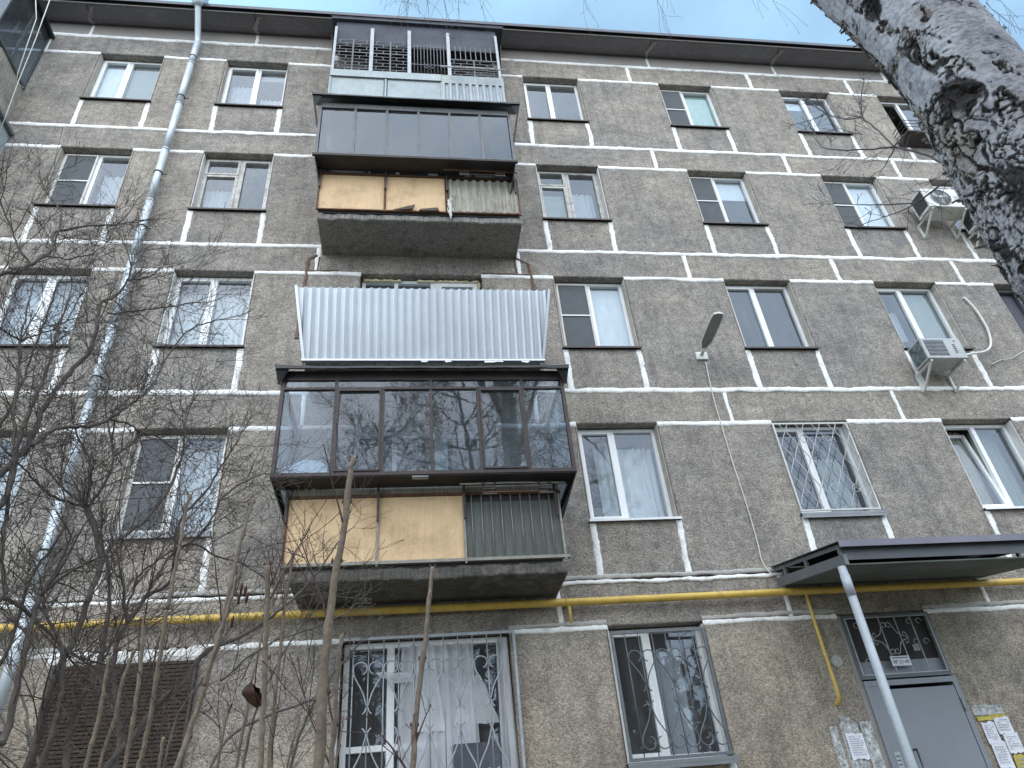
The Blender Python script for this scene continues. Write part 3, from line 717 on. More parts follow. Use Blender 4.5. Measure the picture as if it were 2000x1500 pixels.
def sheet_roof(bal, xl, xr, yf, z, zb, yb, seed, wav=.012):
    r = random.Random(seed); n = 40; top = []; bot = []; a = 0
    for i in range(n + 1):
        u = i / n; x = xl + (xr - xl) * u; a = a * .7 + r.uniform(-1, 1) * wav * .5
        e = .03 * (abs(u - .5) * 2) ** 6
        top.append([(x, yb, zb), (x, yf + .1, z + .035 + a * .5), (x, yf, z + a + e), (x, yf - .002, z - .03 + a)])
        bot.append([(x, yf + .01, z - .028 + a), (x, yf + .012, z - .006 + a), (x, yf + .1, z + .027 + a * .5), (x, yb, zb - .01)])
    for x, s in ((xl, 1), (xr, -1)):
        q = MB(); q.plate([(x, yf, z + .02), (x + s * .05, yf + .12, z - .16), (x + s * .05, -.05, z - .10), (x, -.05, z + .02)], (s, 0, 0), .004); q.plate([(x - s * .005, yf - .004, z + .03), (x + s * .035, yf + .10, z - .20), (x + s * .05, yf + .10, z - .20), (x + s * .17, yf + .02, z - .005)], (0, 1, 0), .004); q.build('side_flap', M['roof_sheet'], bal)
    m = MB(); m.grid([a + b for a, b in zip(top, bot)])
    return m.build('sheet_roof', M['roof_sheet'], bal)

# second floor: dark brown frame glazing over ochre panels
b2 = empty('balcony', (0.2, 0, 4.34), 'lower glazed balcony with dark brown frames, ochre panels and grey bars', parent=B)
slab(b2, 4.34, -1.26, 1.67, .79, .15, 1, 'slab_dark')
glazed_box(b2, -1.52, 1.865, -1.08, 5.43, 6.74, (-.88, -.335, .225, .785, 1.335), 'brown_steel', .036, transom=6.575, tposts=(-.88, .225, 1.335), sash_i=(1, 4), lintel=.11)
sheet_roof(b2, -1.585, 1.93, -1.20, 6.83, 7.09, -.80, 3, .010)
balcony_door(b2, 2)
for x0, x1 in ((-1.34, -.385), (-.365, .565)):
    m = MB(); m.cbox(x0, x1, -.785, -.775, 4.55, 5.30, .003); m.build('parapet_panel', M['ochre'], b2)
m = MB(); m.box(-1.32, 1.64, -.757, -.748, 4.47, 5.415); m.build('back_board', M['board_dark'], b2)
m = MB(); m.box(.585, 1.66, -.772, -.766, 4.52, 5.22); m.build('parapet_sheet', M['green_sheet'], b2)
m = MB(); m.box(-1.36, 1.70, -.80, -.768, 5.302, 5.335); m.build('handrail', M['rusty'], b2)
m = MB(); m.box(-1.36, 1.72, -.815, -.76, 4.512, 4.546); m.build('bottom_rail', M['balcony_bar'], b2)
m = MB(); m.box(-1.33, 1.66, -.775, -.768, 5.34, 5.425); m.build('infill_board', M['asbestos'], b2)
for x in (-1.35, -.375, .575, 1.67):
    m = MB(); m.box(x - .012, x + .012, -.81, -.786, 4.49, 5.30); m.build('post', M['balcony_bar'] if x != -1.35 else M['rusty'], b2)
for x in (-1.36, -.375, .585, 1.63):
    m = MB(); m.hexa([(x - .013, -.83, 5.00), (x + .013, -.83, 5.00), (x + .013, -.812, 5.0), (x - .013, -.812, 5.0), (x - .013, -.86, 5.42), (x + .013, -.86, 5.42), (x + .013, -.812, 5.42), (x - .013, -.812, 5.42)]); m.build('bracket', M['brown_steel'], b2)
for i in range(9):
    x = .665 + i * .112; m = MB(); m.tube([(x, -.79, 4.54), (x + .002, -.79, 5.30)], .0075, 6); m.build('bar', M['balcony_bar'], b2)
clothes_rack(b2, .53, 1.74, 5.30, -.95, mats=('balcony_bar', 'rusty'), hooks=(.86, 1.50))
for x, s in ((-1.52, 1), (1.865, -1)):
    m = MB(); q = [(x, -1.075, 5.425), (x - s * -.15, -.80, 5.02), (x + s * .15, -.01, 5.02), (x, -.01, 5.425)]
    m.plate(q, (s, 0, 0), .01); m.build('side_skirt', M['board_dark'], b2)
m = MB(); m.box(.0, .18, -1.07, -1.0, 5.405, 5.416); m.build('sticker', M['blue_panel'], b2)
m = MB(); m.box(-1.2, 1.6, -.03, -.003, 4.30, 4.338); m.build('slab_bearing', M['slab_edge'], b2)
# things kept on the glazed balcony
r = random.Random(4); rows = []
for j in range(9):
    row = []
    for i in range(15):
        u, v = i / 14, j / 8; h = (math.sin(u * math.pi) ** .4) * (math.sin(v * math.pi) ** .5)
        row.append((-1.46 + .56 * u, -1.0 + .34 * v + r.uniform(-.012, .012), 5.49 + .27 * h + r.uniform(-.02, .02)))
    rows.append(row)
m = MB(); m.grid(rows, 0, False)
tag(m.build('wrapped_bundle', M['plastic_wrap'], None), 'bundle wrapped in clear plastic behind the leftmost pane of the lower glazed balcony', 'bundle')
r = random.Random(9); m = MB(); rows = []
for j in range(7):
    rows.append([(1.20 + .18 * i / 6 + r.uniform(-.006, .006), -1.0 + .02 * math.sin(i) + r.uniform(-.006, .006), 5.48 + .115 * (j / 6) * (math.sin((i + 1.5) / 8 * math.pi)) * (1.3 - .5 * abs(i - 4) / 4)) for i in range(7)])
m.grid(rows, 0, True)
tag(m.build('plastic_bag', M['paper'], None), 'small white bag standing behind the fifth pane of the lower glazed balcony', 'bag')
m = MB(); m.box(-.75, .30, -.35, -.12, 5.25, 5.60)
tag(m.build('storage_chest', M['blue_panel'], None), 'pale blue chest standing inside the lower glazed balcony beneath the flat window', 'chest')

# third floor: open balcony behind a flared zinc sheet
b3 = empty('balcony', (0.2, 0, 7.10), 'open balcony behind a flared ribbed zinc sheet', parent=B)
slab(b3, 7.105, -1.32, 1.67, .78, .14, 2)
xl_ = lambda u: -1.345 - .135 * u; xr_ = lambda u: 1.705 + .145 * u
corrugated(-1.50, 1.87, 7.16, 8.13, -.86, -1.15, .104, .013, 'ribbed_sheet', 'zinc', b3, 'rib', lambda u: xl_(u) + .02, lambda u: xr_(u) - .02, 6)
for f_, s in ((xl_, 1), (xr_, -1)):
    m = MB(); a0, a1 = f_(0), f_(1)
    p = [(a0, -.885, 7.15), (a0 + s * .035, -.89, 7.15), (a1 + s * .035, -1.18, 8.13), (a1, -1.175, 8.13)]
    m.plate(p, (0, 1, .3), .03); m.build('edge_trim', M['zinc'], b3)
    q = [(a0, -.87, 7.15), (a0, -.01, 7.15), (a1, -.01, 8.13), (a1, -1.16, 8.13)]
    m = MB(); m.plate(q, (s, 0, 0), .004); m.build('side_sheet', M['zinc'], b3)
m = MB(); m.box(-1.35, 1.71, -.905, -.85, 7.135, 7.158); m.build('bottom_flashing', M['zinc'], b3)
r = random.Random(3)
for x0, x1 in ((.12, .20), (.42, .5), (.92, 1.16), (1.4, 1.5)):
    m = MB(); n = 6; m.grid([[(x0 + (x1 - x0) * i / n, -.90, 7.138 + r.uniform(0, .004)), (x0 + (x1 - x0) * i / n, -.905, 7.118 - r.uniform(0, .016))] for i in range(n + 1)]); m.build('foil_scrap', M['paper'], b3)
balcony_door(b3, 3)
zt = ZT(3)
r = random.Random(12)
def foam(p0, p1, n, rad, seed):
    r = random.Random(seed); m = MB()
    pts = [(p0[0] + (p1[0] - p0[0]) * i / n, -.0 + FR - .02 + r.uniform(-.012, .012), p0[2] + (p1[2] - p0[2]) * i / n + r.uniform(-.008, .008)) for i in range(n + 1)]
    m.tube(pts, [rad * r.uniform(.5, 1.35) for _ in pts], 7); m.build('foam_bead', M['foam'], b3)
foam((BAL[0] + .03, 0, zt - .03), (BAL[0] + .6, 0, zt - .03), 22, .026, 1); foam((BAL[0] + .85, 0, zt - .03), (BAL[1] - .03, 0, zt - .03), 26, .022, 2); foam((BAL[1] - .025, 0, zt - .05), (BAL[1] - .025, 0, zt - .6), 16, .022, 3)
m = MB(); m.plate([(-.48, -1.06, 8.10), (-.31, -1.02, 8.23), (-.31, -1.02, 8.25), (-.48, -1.06, 8.13)], (0, 1, 0), .02)
tag(m.build('leaning_batten', M['pvc']), 'short white batten poking up over the top edge of the ribbed zinc sheet', 'batten')

def rust_line(pts, w, seed, mat='rust_stain'):
    for i in range(len(pts) - 1):
        strip([pts[i], pts[i + 1]], w, -.011, seed + i, 'rust_stain', mat, .7)
rust_line([(-1.43, 9.83), (-1.56, 9.76), (-1.58, 9.15), (-1.60, 8.2)], .055, 900)
rust_line([(-1.56, 9.50), (-1.10, 9.52)], .035, 910)
rust_line([(-1.40, 9.8), (-1.41, 9.52)], .03, 913)
rust_line([(1.66, 9.86), (1.86, 9.73), (1.89, 9.2), (1.90, 8.3)], .055, 920)
rust_line([(1.1, 9.51), (1.86, 9.50)], .03, 925)
rust_line([(1.64, 9.84), (1.66, 9.5)], .03, 927)

# fourth floor: grey-black glazing, ochre panels, asbestos sheet
b4 = empty('balcony', (0.15, 0, 9.85), 'upper glazed balcony with six plain panes, ochre panels and a ribbed asbestos sheet', parent=B)
slab(b4, 9.855, -1.36, 1.67, .75, .13, 4)
glazed_box(b4, -1.445, 1.63, -1.08, 10.90, 12.10, (-.875, -.375, .125, .625, 1.125), 'grey_steel', .038, gm='glass_dark', lintel=.1)
sheet_roof(b4, -1.56, 1.80, -1.2, 12.26, 12.58, -.76, 8, .008)
balcony_door(b4, 4)
m = MB(); m.box(-1.47, 1.655, -1.105, -1.06, 10.855, 10.898); m.build('sill_beam', M['board_dark'], b4)
for x0, x1 in ((-1.365, -.405), (-.375, .52)):
    m = MB(); m.cbox(x0, x1, -.78, -.77, 10.03, 10.79, .003); m.build('parapet_panel', M['ochre'], b4)
corrugated(.575, 1.64, 10.03, 10.76, -.785, -.785, .125, .02, 'asbestos_sheet', 'asbestos', b4, 'sin', rows_n=1)
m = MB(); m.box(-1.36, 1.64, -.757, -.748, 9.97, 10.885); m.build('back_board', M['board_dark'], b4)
m = MB(); m.box(-1.37, 1.67, -.80, -.77, 10.795, 10.82); m.build('handrail', M['rusty'], b4)
m = MB(); m.box(-1.37, 1.67, -.80, -.765, 10.0, 10.02); m.build('bottom_rail', M['rusty'], b4)
for x in (-1.375, -.39, .545, 1.66):
    m = MB(); m.box(x - .011, x + .011, -.805, -.782, 9.98, 10.80); m.build('post', M['rusty'], b4)
for x in (-1.36, -.385, .55, 1.62):
    m = MB(); m.box(x - .012, x + .012, -.85, -.81, 10.45, 10.86); m.build('bracket', M['brown_steel'], b4)
clothes_rack(b4, .50, 1.66, 10.76, -.93, mats=('rusty', 'brown_steel'), hooks=(.82, 1.38))
m = MB(); m.hexa([(-.28, -.80, 10.015), (.02, -.84, 10.02), (.02, -.81, 10.02), (-.28, -.79, 10.015), (-.26, -.80, 10.035), (.06, -.84, 10.11), (.06, -.81, 10.11), (-.26, -.79, 10.035)])
m.hexa([(.12, -.83, 10.0), (.42, -.83, 10.0), (.42, -.80, 10.0), (.12, -.80, 10.0), (.14, -.83, 10.03), (.40, -.83, 10.07), (.40, -.80, 10.07), (.14, -.80, 10.03)])
m.build('broken_board', M['wood_dark'], b4)
r = random.Random(21); m = MB()
for s in range(7):
    x = .57 + r.uniform(-.02, .05); z = 10.18 + r.uniform(-.1, .12); pts = []; L_ = r.uniform(.2, .55) if s < 3 else r.uniform(.08, .25)
    for i in range(8):
        pts.append((x + r.uniform(-.012, .012), -.83 + r.uniform(-.01, .01), z - L_ * i / 7)); x += r.uniform(-.008, .014)
    m.tube(pts, [.012 * r.uniform(.5, 1.5) for _ in pts[:-1]] + [.002], 5)
tag(m.build('hanging_rag', M['rag']), 'torn whitish rag hanging down over the upper balcony slab', 'rag')
for x, s in ((-1.445, 1), (1.63, -1)):
    m = MB(); q = [(x, -1.075, 10.895), (x + s * .08, -.80, 10.5), (x + s * .08, -.01, 10.5), (x, -.01, 10.895)]
    m.plate(q, (s, 0, 0), .01); m.build('side_skirt', M['board_dark'], b4)

# fifth floor: barred balcony under its own roof slab
b5 = empty('balcony', (0.15, 0, 12.60), 'top balcony closed with iron grilles above pale blue-grey panels', parent=B)
slab(b5, 12.60, -1.36, 1.67, .75, .13, 6)
balcony_door(b5, 5, curtain=False)
for x0, x1 in ((-1.355, -.46), (-.40, .53)):
    m = MB(); m.cbox(x0, x1, -.78, -.77, 12.75, 13.385, .003); m.build('parapet_panel', M['blue_panel'], b5)
corrugated(.56, 1.62, 12.75, 13.36, -.785, -.785, .118, .016, 'ribbed_sheet', 'blue_sheet', b5, 'trap', rows_n=1)
m = MB(); m.box(-1.385, .545, -.80, -.765, 13.39, 13.60); m.box(.55, 1.66, -.795, -.765, 13.36, 13.60); m.build('ledge_board', M['blue_panel'], b5)
m = MB(); m.box(-1.385, .545, -.81, -.802, 13.382, 13.392); m.build('ledge_lip', M['board_dark'], b5)
for x in (-1.375, -.43, .545, 1.635):
    m = MB(); m.box(x - .018, x + .018, -.797, -.781, 12.74, 13.385 if x < 1 else 13.36); m.build('post', M['blue_panel'], b5)
posts = (-1.36, -.70, -.02, .70, 1.61)
for i, x in enumerate(posts):
    w_ = .032 if 0 < i < 4 else .022
    m = MB(); m.box(x - w_, x + w_, -.79, -.74, 13.601, 15.0); m.build('post', M['grille'], b5)
for i in range(4):
    x0, x1 = posts[i] + .03, posts[i + 1] - .03; zz0, zz1 = 13.605, 14.60
    gr = 'bar_grey'
    if i == 2:
        n = 11
        for j in range(1, n):
            x = x0 + (x1 - x0) * j / n; top = j % 2
            m = MB(); m.tube([(x, -.765, zz0), (x, -.765, zz1)], .0085, 5); m.build('bar', M[gr], b5)
        m = MB(); cx = (x0 + x1) / 2; r_ = .085
        m.tube([(cx - r_, -.78, 13.85), (cx, -.78, 13.85 + r_), (cx + r_, -.78, 13.85), (cx, -.78, 13.85 - r_), (cx - r_, -.78, 13.85)], .008, 5)
        m.tube([(cx - r_, -.785, 13.85 - r_), (cx + r_, -.785, 13.85 + r_)], .007, 5); m.tube([(cx + r_, -.785, 13.85 - r_), (cx - r_, -.785, 13.85 + r_)], .007, 5)
        m.build('scroll', M[gr], b5)
        for z in (13.93, 14.5): m = MB(); m.box(x0, x1, -.772, -.758, z - .008, z + .008); m.build('bar', M[gr], b5)
    else:
        # brick-pattern grille: courses of flat bar with staggered short uprights
        rows_ = 10 if i < 3 else 6; ztop = zz1 if i < 3 else 14.12
        h = (ztop - zz0) / rows_; m = MB()
        for j in range(rows_ + 1):
            z = zz0 + h * j; m.box(x0, x1, -.768, -.760, z - .007, z + .007)
        for j in range(rows_):
            z = zz0 + h * j; off = .0 if j % 2 else .12; k_ = 0; x = x0 + off + .06
            while x < x1 - .02:
                m.box(x - .008, x + .008, -.772, -.769, z + .007, z + h - .007); x += .24
        m.build('brick_grille', M[gr], b5)
        m = MB(); cx = (x0 + x1) / 2
        if i < 3:
            m.box(x0, x1, -.78, -.773, 14.18, 14.205); m.box(cx - .013, cx + .013, -.783, -.776, zz0, zz1)
        else:
            m.box(x0, x1, -.78, -.773, 14.125, 14.15); m.box(cx - .012, cx + .012, -.783, -.776, zz0, 14.124)
            for j in range(1, 9):
                x = x0 + (x1 - x0) * j / 9; m.box(x - .008, x + .008, -.775, -.762, 14.15, 14.58)
        m.build('bar', M[gr], b5)
m = MB(); m.box(-1.37, 1.63, -.735, -.725, 14.50, 15.28); m.build('upper_shade_board', M['board_night'], b5)  # dark sheet standing in for the shade across the top third of the balcony
m = MB(); m.hexa([(-1.46, -.80, 15.26), (1.78, -.80, 15.26), (1.78, 0.0, 15.34), (-1.46, 0, 15.34), (-1.46, -.80, 15.32), (1.78, -.80, 15.32), (1.78, 0, 15.44), (-1.46, 0, 15.44)]); m.build('roof_slab', M['board_night'], b5)
m = MB(); m.hexa([(-1.47, -.805, 15.325), (1.79, -.805, 15.325), (1.79, -.43, 15.92), (-1.47, -.43, 15.92), (-1.47, -.805, 15.335), (1.79, -.805, 15.335), (1.79, -.43, 15.94), (-1.47, -.43, 15.94)]); m.build('sheet_roof', M['board_blue'], b5)
for x, s in ((-1.36, -1), (1.635, 1)):
    m = MB(); q = [(x, -.74, 13.5), (x + s * .13, -.5, 15.2), (x + s * .14, -.01, 15.2), (x + s * .02, -.01, 13.4)]
    m.plate(q, (-s, 0, 0), .01); m.build('side_sheet', M['rusty'], b5)
clothes_rack(b5, .52, 1.70, 13.55, -.95, mats=('grille_light', 'brown_steel'), hooks=(.83, 1.45))

# neighbouring stack of balconies at the left edge
XN = -6.72
n5 = empty('balcony', (-8.3, 0, 12.60), 'neighbouring top balcony at the left edge, dark glazing over a beige side panel', parent=B)
m = MB(); m.box(-9.5, XN, -.78, -.002, 12.60, 12.74); m.build('slab', M['slab_edge'], n5)
m = MB(); m.box(-9.5, XN + .005, -.80, -.76, 12.74, 13.70); m.box(XN - .02, XN + .005, -.759, -.003, 12.74, 13.72); m.build('parapet_panel', M['asbestos'], n5)
m = MB(); m.box(XN - .03, XN + .03, -1.12, -.003, 13.72, 13.78); m.box(-9.5, XN - .031, -1.12, -1.07, 13.72, 13.78)
for y in (-1.12, -.56, -.04): m.box(XN - .01, XN + .025, y, y + .035, 13.78, 15.3)
m.box(-9.5, XN + .02, -1.12, -.003, 15.3, 15.33); m.build('glazing_frame', M['grey_steel'], n5)
for y0_, y1_ in ((-1.08, -.565), (-.52, -.045)):
    m = MB(); m.box(XN, XN + .006, y0_, y1_, 13.79, 15.29); m.build('pane', M['glass_balcony'], n5)
m = MB(); m.box(-9.5, XN - .02, -1.10, -1.095, 13.78, 15.3); m.build('pane', M['glass_balcony'], n5)
m = MB(); m.box(-9.5, XN - .5, -.6, -.02, 12.8, 15.25); m.build('curtain', M['board_blue'], n5)
m = MB(); m.box(-9.6, XN + .10, -1.25, -.002, 15.34, 15.40); m.build('sheet_roof', M['roof_sheet'], n5)
n4 = empty('balcony', (-8.3, 0, 9.85), 'neighbouring balcony at the left edge with a white side sheet', parent=B)
m = MB(); m.box(-9.5, XN, -.78, -.002, 9.85, 9.99); m.build('slab', M['slab_edge'], n4)
m = MB(); m.box(-9.5, XN + .16, -1.02, -.99, 9.99, 12.4); m.box(XN + .14, XN + .16, -.989, -.003, 9.7, 12.42); m.build('parapet_panel', M['blue_panel'], n4)
m = MB(); m.box(-9.5, XN + .22, -1.06, -.002, 12.44, 12.5); m.build('sheet_roof', M['sill_grey'], n4)
for k, z in ((3, 7.10), (2, 4.35)):
    nn = empty('balcony', (-8.3, 0, z), 'neighbouring lower balcony beyond the left edge', parent=B)
    m = MB(); m.box(-9.5, XN, -.78, -.002, z, z + .14); m.build('slab', M['slab_edge'], nn)
    m = MB(); m.box(-9.5, XN, -.80, -.77, z + .15, z + 1.1); m.build('parapet_panel', M['asbestos'], nn)
# ------------------------------------------------------------------ window grilles
def scroll_pts(w, h, s):
    """half a heart as (u, v): little flared foot, bowed side, round shoulder curling back down to the middle bar"""
    R = .47 * w; zc = h - R
    pts = [(.30 * w, -.045), (.13 * w, -.02), (.035 * w, .03), (.06 * w, .08 * h), (.30 * w, .34 * h), (.66 * w, .56 * h), (.90 * w, .70 * h)]
    for i in range(12):
        a = math.radians(-8 + i * 23); k = 1 if i < 8 else 1 - (i - 7) * .07
        pts.append((.51 * w + R * k * math.cos(a), zc + R * k * math.sin(a)))
    return [(s * u, v) for u, v in pts]

def smooth(pts, n=3):
    out = []; P = [Vector(p) for p in pts]
    for i in range(len(P) - 1):
        p0, p1, p2, p3 = P[max(i - 1, 0)], P[i], P[i + 1], P[min(i + 2, len(P) - 1)]
        for j in range(n):
            t = j / n
            out.append(0.5 * ((2 * p1) + (-p0 + p2) * t + (2 * p0 - 5 * p1 + 4 * p2 - p3) * t * t + (-p0 + 3 * p1 - 3 * p2 + p3) * t ** 3))
    out.append(P[-1]); return [tuple(p) for p in out]

def heart(gr, cx, z0, z1, w, y, mat, flip=False, rad=.007):
    for s in (-1, 1):
        p = [(cx + u, y, (z1 - v) if flip else z0 + v) for u, v in scroll_pts(w, z1 - z0, s)]
        m = MB(); m.tube(smooth(p, 2), rad, 5); m.build('scroll', M[mat], gr)

def heart_grille(x0, x1, z0, z1, y, nb, mat, label, depth=0.0, rad=.0085, hearts=()):
    gr = empty('window_grille', ((x0 + x1) / 2, y, z0), label, 'window grille')
    m = MB(); m.ring(x0, x1, z0, z1, .03, y - .012, y + .012)
    if depth:
        for x in (x0, x1 - .03): m.box(x + .001, x + .029, y + .012, y + .012 + depth, z0 + .002, z0 + .03); m.box(x + .001, x + .029, y + .012, y + .012 + depth, z1 - .03, z1 - .002)
        m.box(x0, x0 + .012, y + .0121, y + depth, z0 + .031, z1 - .031); m.box(x1 - .012, x1, y + .0121, y + depth, z0 + .031, z1 - .031)
    m.build('frame', M[mat], gr)
    p = (x1 - x0) / nb
    for i in range(1, nb):
        x = x0 + p * i; m = MB(); m.tube([(x, y, z0 + .03), (x, y, z1 - .03)], rad * .85, 5); m.build('bar', M[mat], gr)
    h = z1 - z0
    for i in range(1, nb):
        x = x0 + p * i
        if i % 2 == 0:
            heart(gr, x, z0 + h * .54, z1 - h * .165, p * .98, y - .012, mat, False, rad)
            heart(gr, x, z0 + h * .075, z0 + h * .40, p * .98, y - .012, mat, True, rad)
    return gr

# wide bay grille of the ground floor, stands 9 cm off the wall
heart_grille(-.79, 1.13, 2.36, 3.955, -.11, 12, 'grille', 'wide grey heart-scroll grille under the lower glazed balcony', depth=.10)
heart_grille(2.245, 3.37, 2.565, 3.905, -.012, 7, 'grille_dark', 'narrow dark grey heart-scroll grille right of the wide one', rad=.0075)

# ground-floor wide window behind the wide grille
bw = (-.76, 1.08)
w = empty('window', (.16, 0, 2.3), 'wide ground-floor window hung with plastic film and a lace curtain', parent=B)
m = MB(); m.ring(bw[0] + .01, bw[1] - .01, 2.33, 3.96, .06, FR, FR + .06); m.box(-.28, -.20, FR + .001, FR + .059, 2.39, 3.9); m.box(.30, .37, FR + .001, FR + .059, 2.39, 3.9); m.box(-.7, .298, FR + .002, FR + .058, 2.86, 2.92); m.build('frame', M['pvc'], w)
for a, b_ in ((-.69, -.28), (-.20, .30), (.37, 1.01)):
    m = MB(); m.box(a, b_, FR + .03, FR + .036, 2.39, 3.9); m.build('pane', M['glass'], w)
pleats(-.12, .66, 2.5, 3.9, .09, .022, .11, 77, .1).build('film', M['film'], w)
pleats(.35, .60, 2.45, 3.55, .115, .015, .12, 79, .15).build('film', M['curtain'], w)
pleats(.93, 1.06, 2.45, 3.92, .06, .02, .09, 78, .05).build('film', M['film'], w)
r = random.Random(31)
def drape(pts_top, pts_bot, y, n, seed):
    r = random.Random(seed); rows = []
    for j in range(8):
        v = j / 7; rows.append([(pts_top[0] + (pts_top[1] - pts_top[0]) * i / n + ((pts_bot[0] - pts_top[0]) * (1 - i / n) + (pts_bot[1] - pts_top[1]) * i / n) * v,
                                 y + r.uniform(-.012, .012), pts_top[2] + (pts_bot[2] - pts_top[2]) * v + r.uniform(-.01, .01)) for i in range(n + 1)])
    m = MB(); m.grid(rows, 0, True); return m
drape((-.40, .05, 3.62), (-.22, .0, 3.50), .06, 10, 5).build('film', M['film'], w)
drape((.05, .22, 3.9), (.0, .34, 3.0), .07, 8, 6).build('film', M['film'], w)
drape((.62, .74, 3.55), (.42, .92, 3.05), .10, 10, 7).build('film', M['film'], w)
m = MB(); m.box(.42, .9, .02, .12, 2.36, 2.86); m.build('item_on_sill', M['board_blue'], w)
m = MB(); m.box(bw[0] - .04, bw[1] + .05, -.10, FR, 2.29, 2.33); m.box(bw[0] - .04, bw[1] + .05, -.105, -.10, 2.20, 2.34); m.build('sill', M['sill_white'], w)
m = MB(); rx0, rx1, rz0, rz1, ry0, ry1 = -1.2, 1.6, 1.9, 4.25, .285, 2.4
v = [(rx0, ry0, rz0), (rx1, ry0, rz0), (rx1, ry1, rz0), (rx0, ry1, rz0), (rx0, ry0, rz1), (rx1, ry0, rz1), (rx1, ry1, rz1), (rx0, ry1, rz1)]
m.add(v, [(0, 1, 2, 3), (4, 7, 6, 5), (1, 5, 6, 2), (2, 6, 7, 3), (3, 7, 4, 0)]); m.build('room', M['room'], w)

# wave-pattern grille on the second-floor window above the canopy
a, b_ = COLS['d']; y = -.03
gr = empty('window_grille', ((a + b_) / 2, y, ZS(2)), 'whitish wave-pattern grille over the second-floor window above the canopy', 'window grille')
z0, z1 = ZS(2) + .04, ZT(2) - .02
m = MB(); m.ring(a + .0, b_ - .01, z0, z1, .022, y + .02, y + .04)
m.build('frame', M['pvc_dirty'], gr)
n = 9
for i in range(n):
    x = a + .085 + (b_ - a - .17) * i / (n - 1); pts = []
    for j in range(49):
        v = j / 48; s = 1 if i % 2 else -1
        pts.append((x + s * .059 * (2 / math.pi) * math.asin(math.sin(v * math.pi * 6.0 + .3) * .985), y, z0 + .03 + (z1 - z0 - .05) * v))
    m = MB(); m.tube(pts, .0062, 5); m.build('bar', M['grille_light'], gr)
for cx, cz in ((a + .38, ZS(2) + 1.12), (a + .72, ZS(2) + 1.12), (a + .55, ZS(2) + .34), (a + .88, ZS(2) + .34)):
    m = MB(); m.tube([(cx + .055 * math.cos(t * math.tau / 14), y - .012, cz + .055 * math.sin(t * math.tau / 14)) for t in range(15)], .006, 5); m.build('ring', M['grille_light'], gr)

# brown ribbed sheet over the left ground-floor window
t = empty('shutter', (-2.95, 0, 2.5), 'dark brown horizontally ribbed sheet over the ground-floor window behind the shrub', 'shutter')
for i in range(36):
    z = 2.42 + i * .0395
    m = MB(); m.hexa([(-3.64, -.05, z), (-2.27, -.05, z), (-2.27, -.02, z), (-3.64, -.02, z), (-3.64, -.062, z + .026), (-2.27, -.062, z + .026), (-2.27, -.02, z + .034), (-3.64, -.02, z + .034)])
    m.build('rib', M['brown_sheet'], t)
m = MB(); m.box(-3.67, -3.641, -.07, -.012, 2.4, 3.85); m.build('side_trim', M['brown_steel'], t)
m = MB(); m.box(-2.269, -2.24, -.07, -.012, 2.4, 3.85); m.build('side_trim', M['brown_steel'], t)
rr = random.Random(8); rows = []
for i in range(41):
    u = i / 40; rows.append([(-3.75 + 1.55 * u, .004, 3.85 - .02 * rr.random()), (-3.75 + 1.55 * u, -.016, 3.87 + .008 * rr.random()), (-3.75 + 1.55 * u, -.017, 3.945 + .02 * math.sin(u * 7)), (-3.75 + 1.55 * u, .004, 3.96 + .03 * rr.random())])
m = MB(); m.grid(rows, 0, True); m.build('plaster_band', M['whitewash'], B)

# ------------------------------------------------------------------ entrance
dr = empty('entrance_door', (5.7, 0, 1.0), 'grey steel entrance door with a barred light above it', 'door')
x0, x1 = 5.117, 6.28
m = MB(); m.ring(x0, x1, .99, 3.20, .06, -.025, .03); m.build('frame', M['door'], dr)
m = MB(); m.box(x0 + .061, 5.34, -.018, .02, 1.05, 3.14); m.build('side_panel', M['door'], dr)
m = MB(); m.cbox(5.36, x1 - .07, -.03, .012, 1.05, 3.10, .006); m.build('door_leaf', M['door'], dr)
m = MB(); m.box(5.345, 5.357, -.012, .0, 1.05, 3.12); m.build('gap', M['ac_dark'], dr)
m = MB(); m.tube([(5.43, -.03, 2.47), (5.43, -.08, 2.47), (5.43, -.08, 1.95), (5.43, -.03, 1.95)], .012, 8); m.build('handle', M['ac_dark'], dr)
for z in (2.82, 1.5):
    m = MB(); m.tube([(x1 - .05, -.035, z), (x1 - .05, -.035, z + .13)], .012, 8); m.build('hinge', M['grille'], dr)
m = MB(); m.box(5.19, 5.26, -.0215, -.0185, 2.05, 2.46); m.build('notice_strip', M['blue_panel'], dr)
for i in range(9):
    z = 2.08 + i * .042; m = MB(); m.box(5.20, 5.25, -.0228, -.0216, z, z + .012); m.build('printed_line', M['print'], dr)
m = MB(); m.box(5.055, x0 + .001, .004, .06, .99, 3.965); m.build('jamb_filler', M['render_grey'], dr)
tr = empty('transom_grille', (5.7, 0, 3.2), 'dark scroll-work grille with a white number plate over the entrance door', 'grille')
m = MB(); m.ring(x0 - .01, x1 - .02, 3.22, 3.955, .03, -.012, .02); m.build('frame', M['grille_dark'], tr)
m = MB(); m.ring(x0 + .02, x1 - .06, 3.255, 3.92, .014, -.03, -.016); m.build('inner_frame', M['grille'], tr)
for i in range(1, 5):
    x = x0 + .04 + (x1 - x0 - .12) * i / 5; m = MB(); m.box(x - .006, x + .006, -.028, -.018, 3.27, 3.91); m.build('bar', M['grille'], tr)
cx, cz = x0 + .52, 3.66
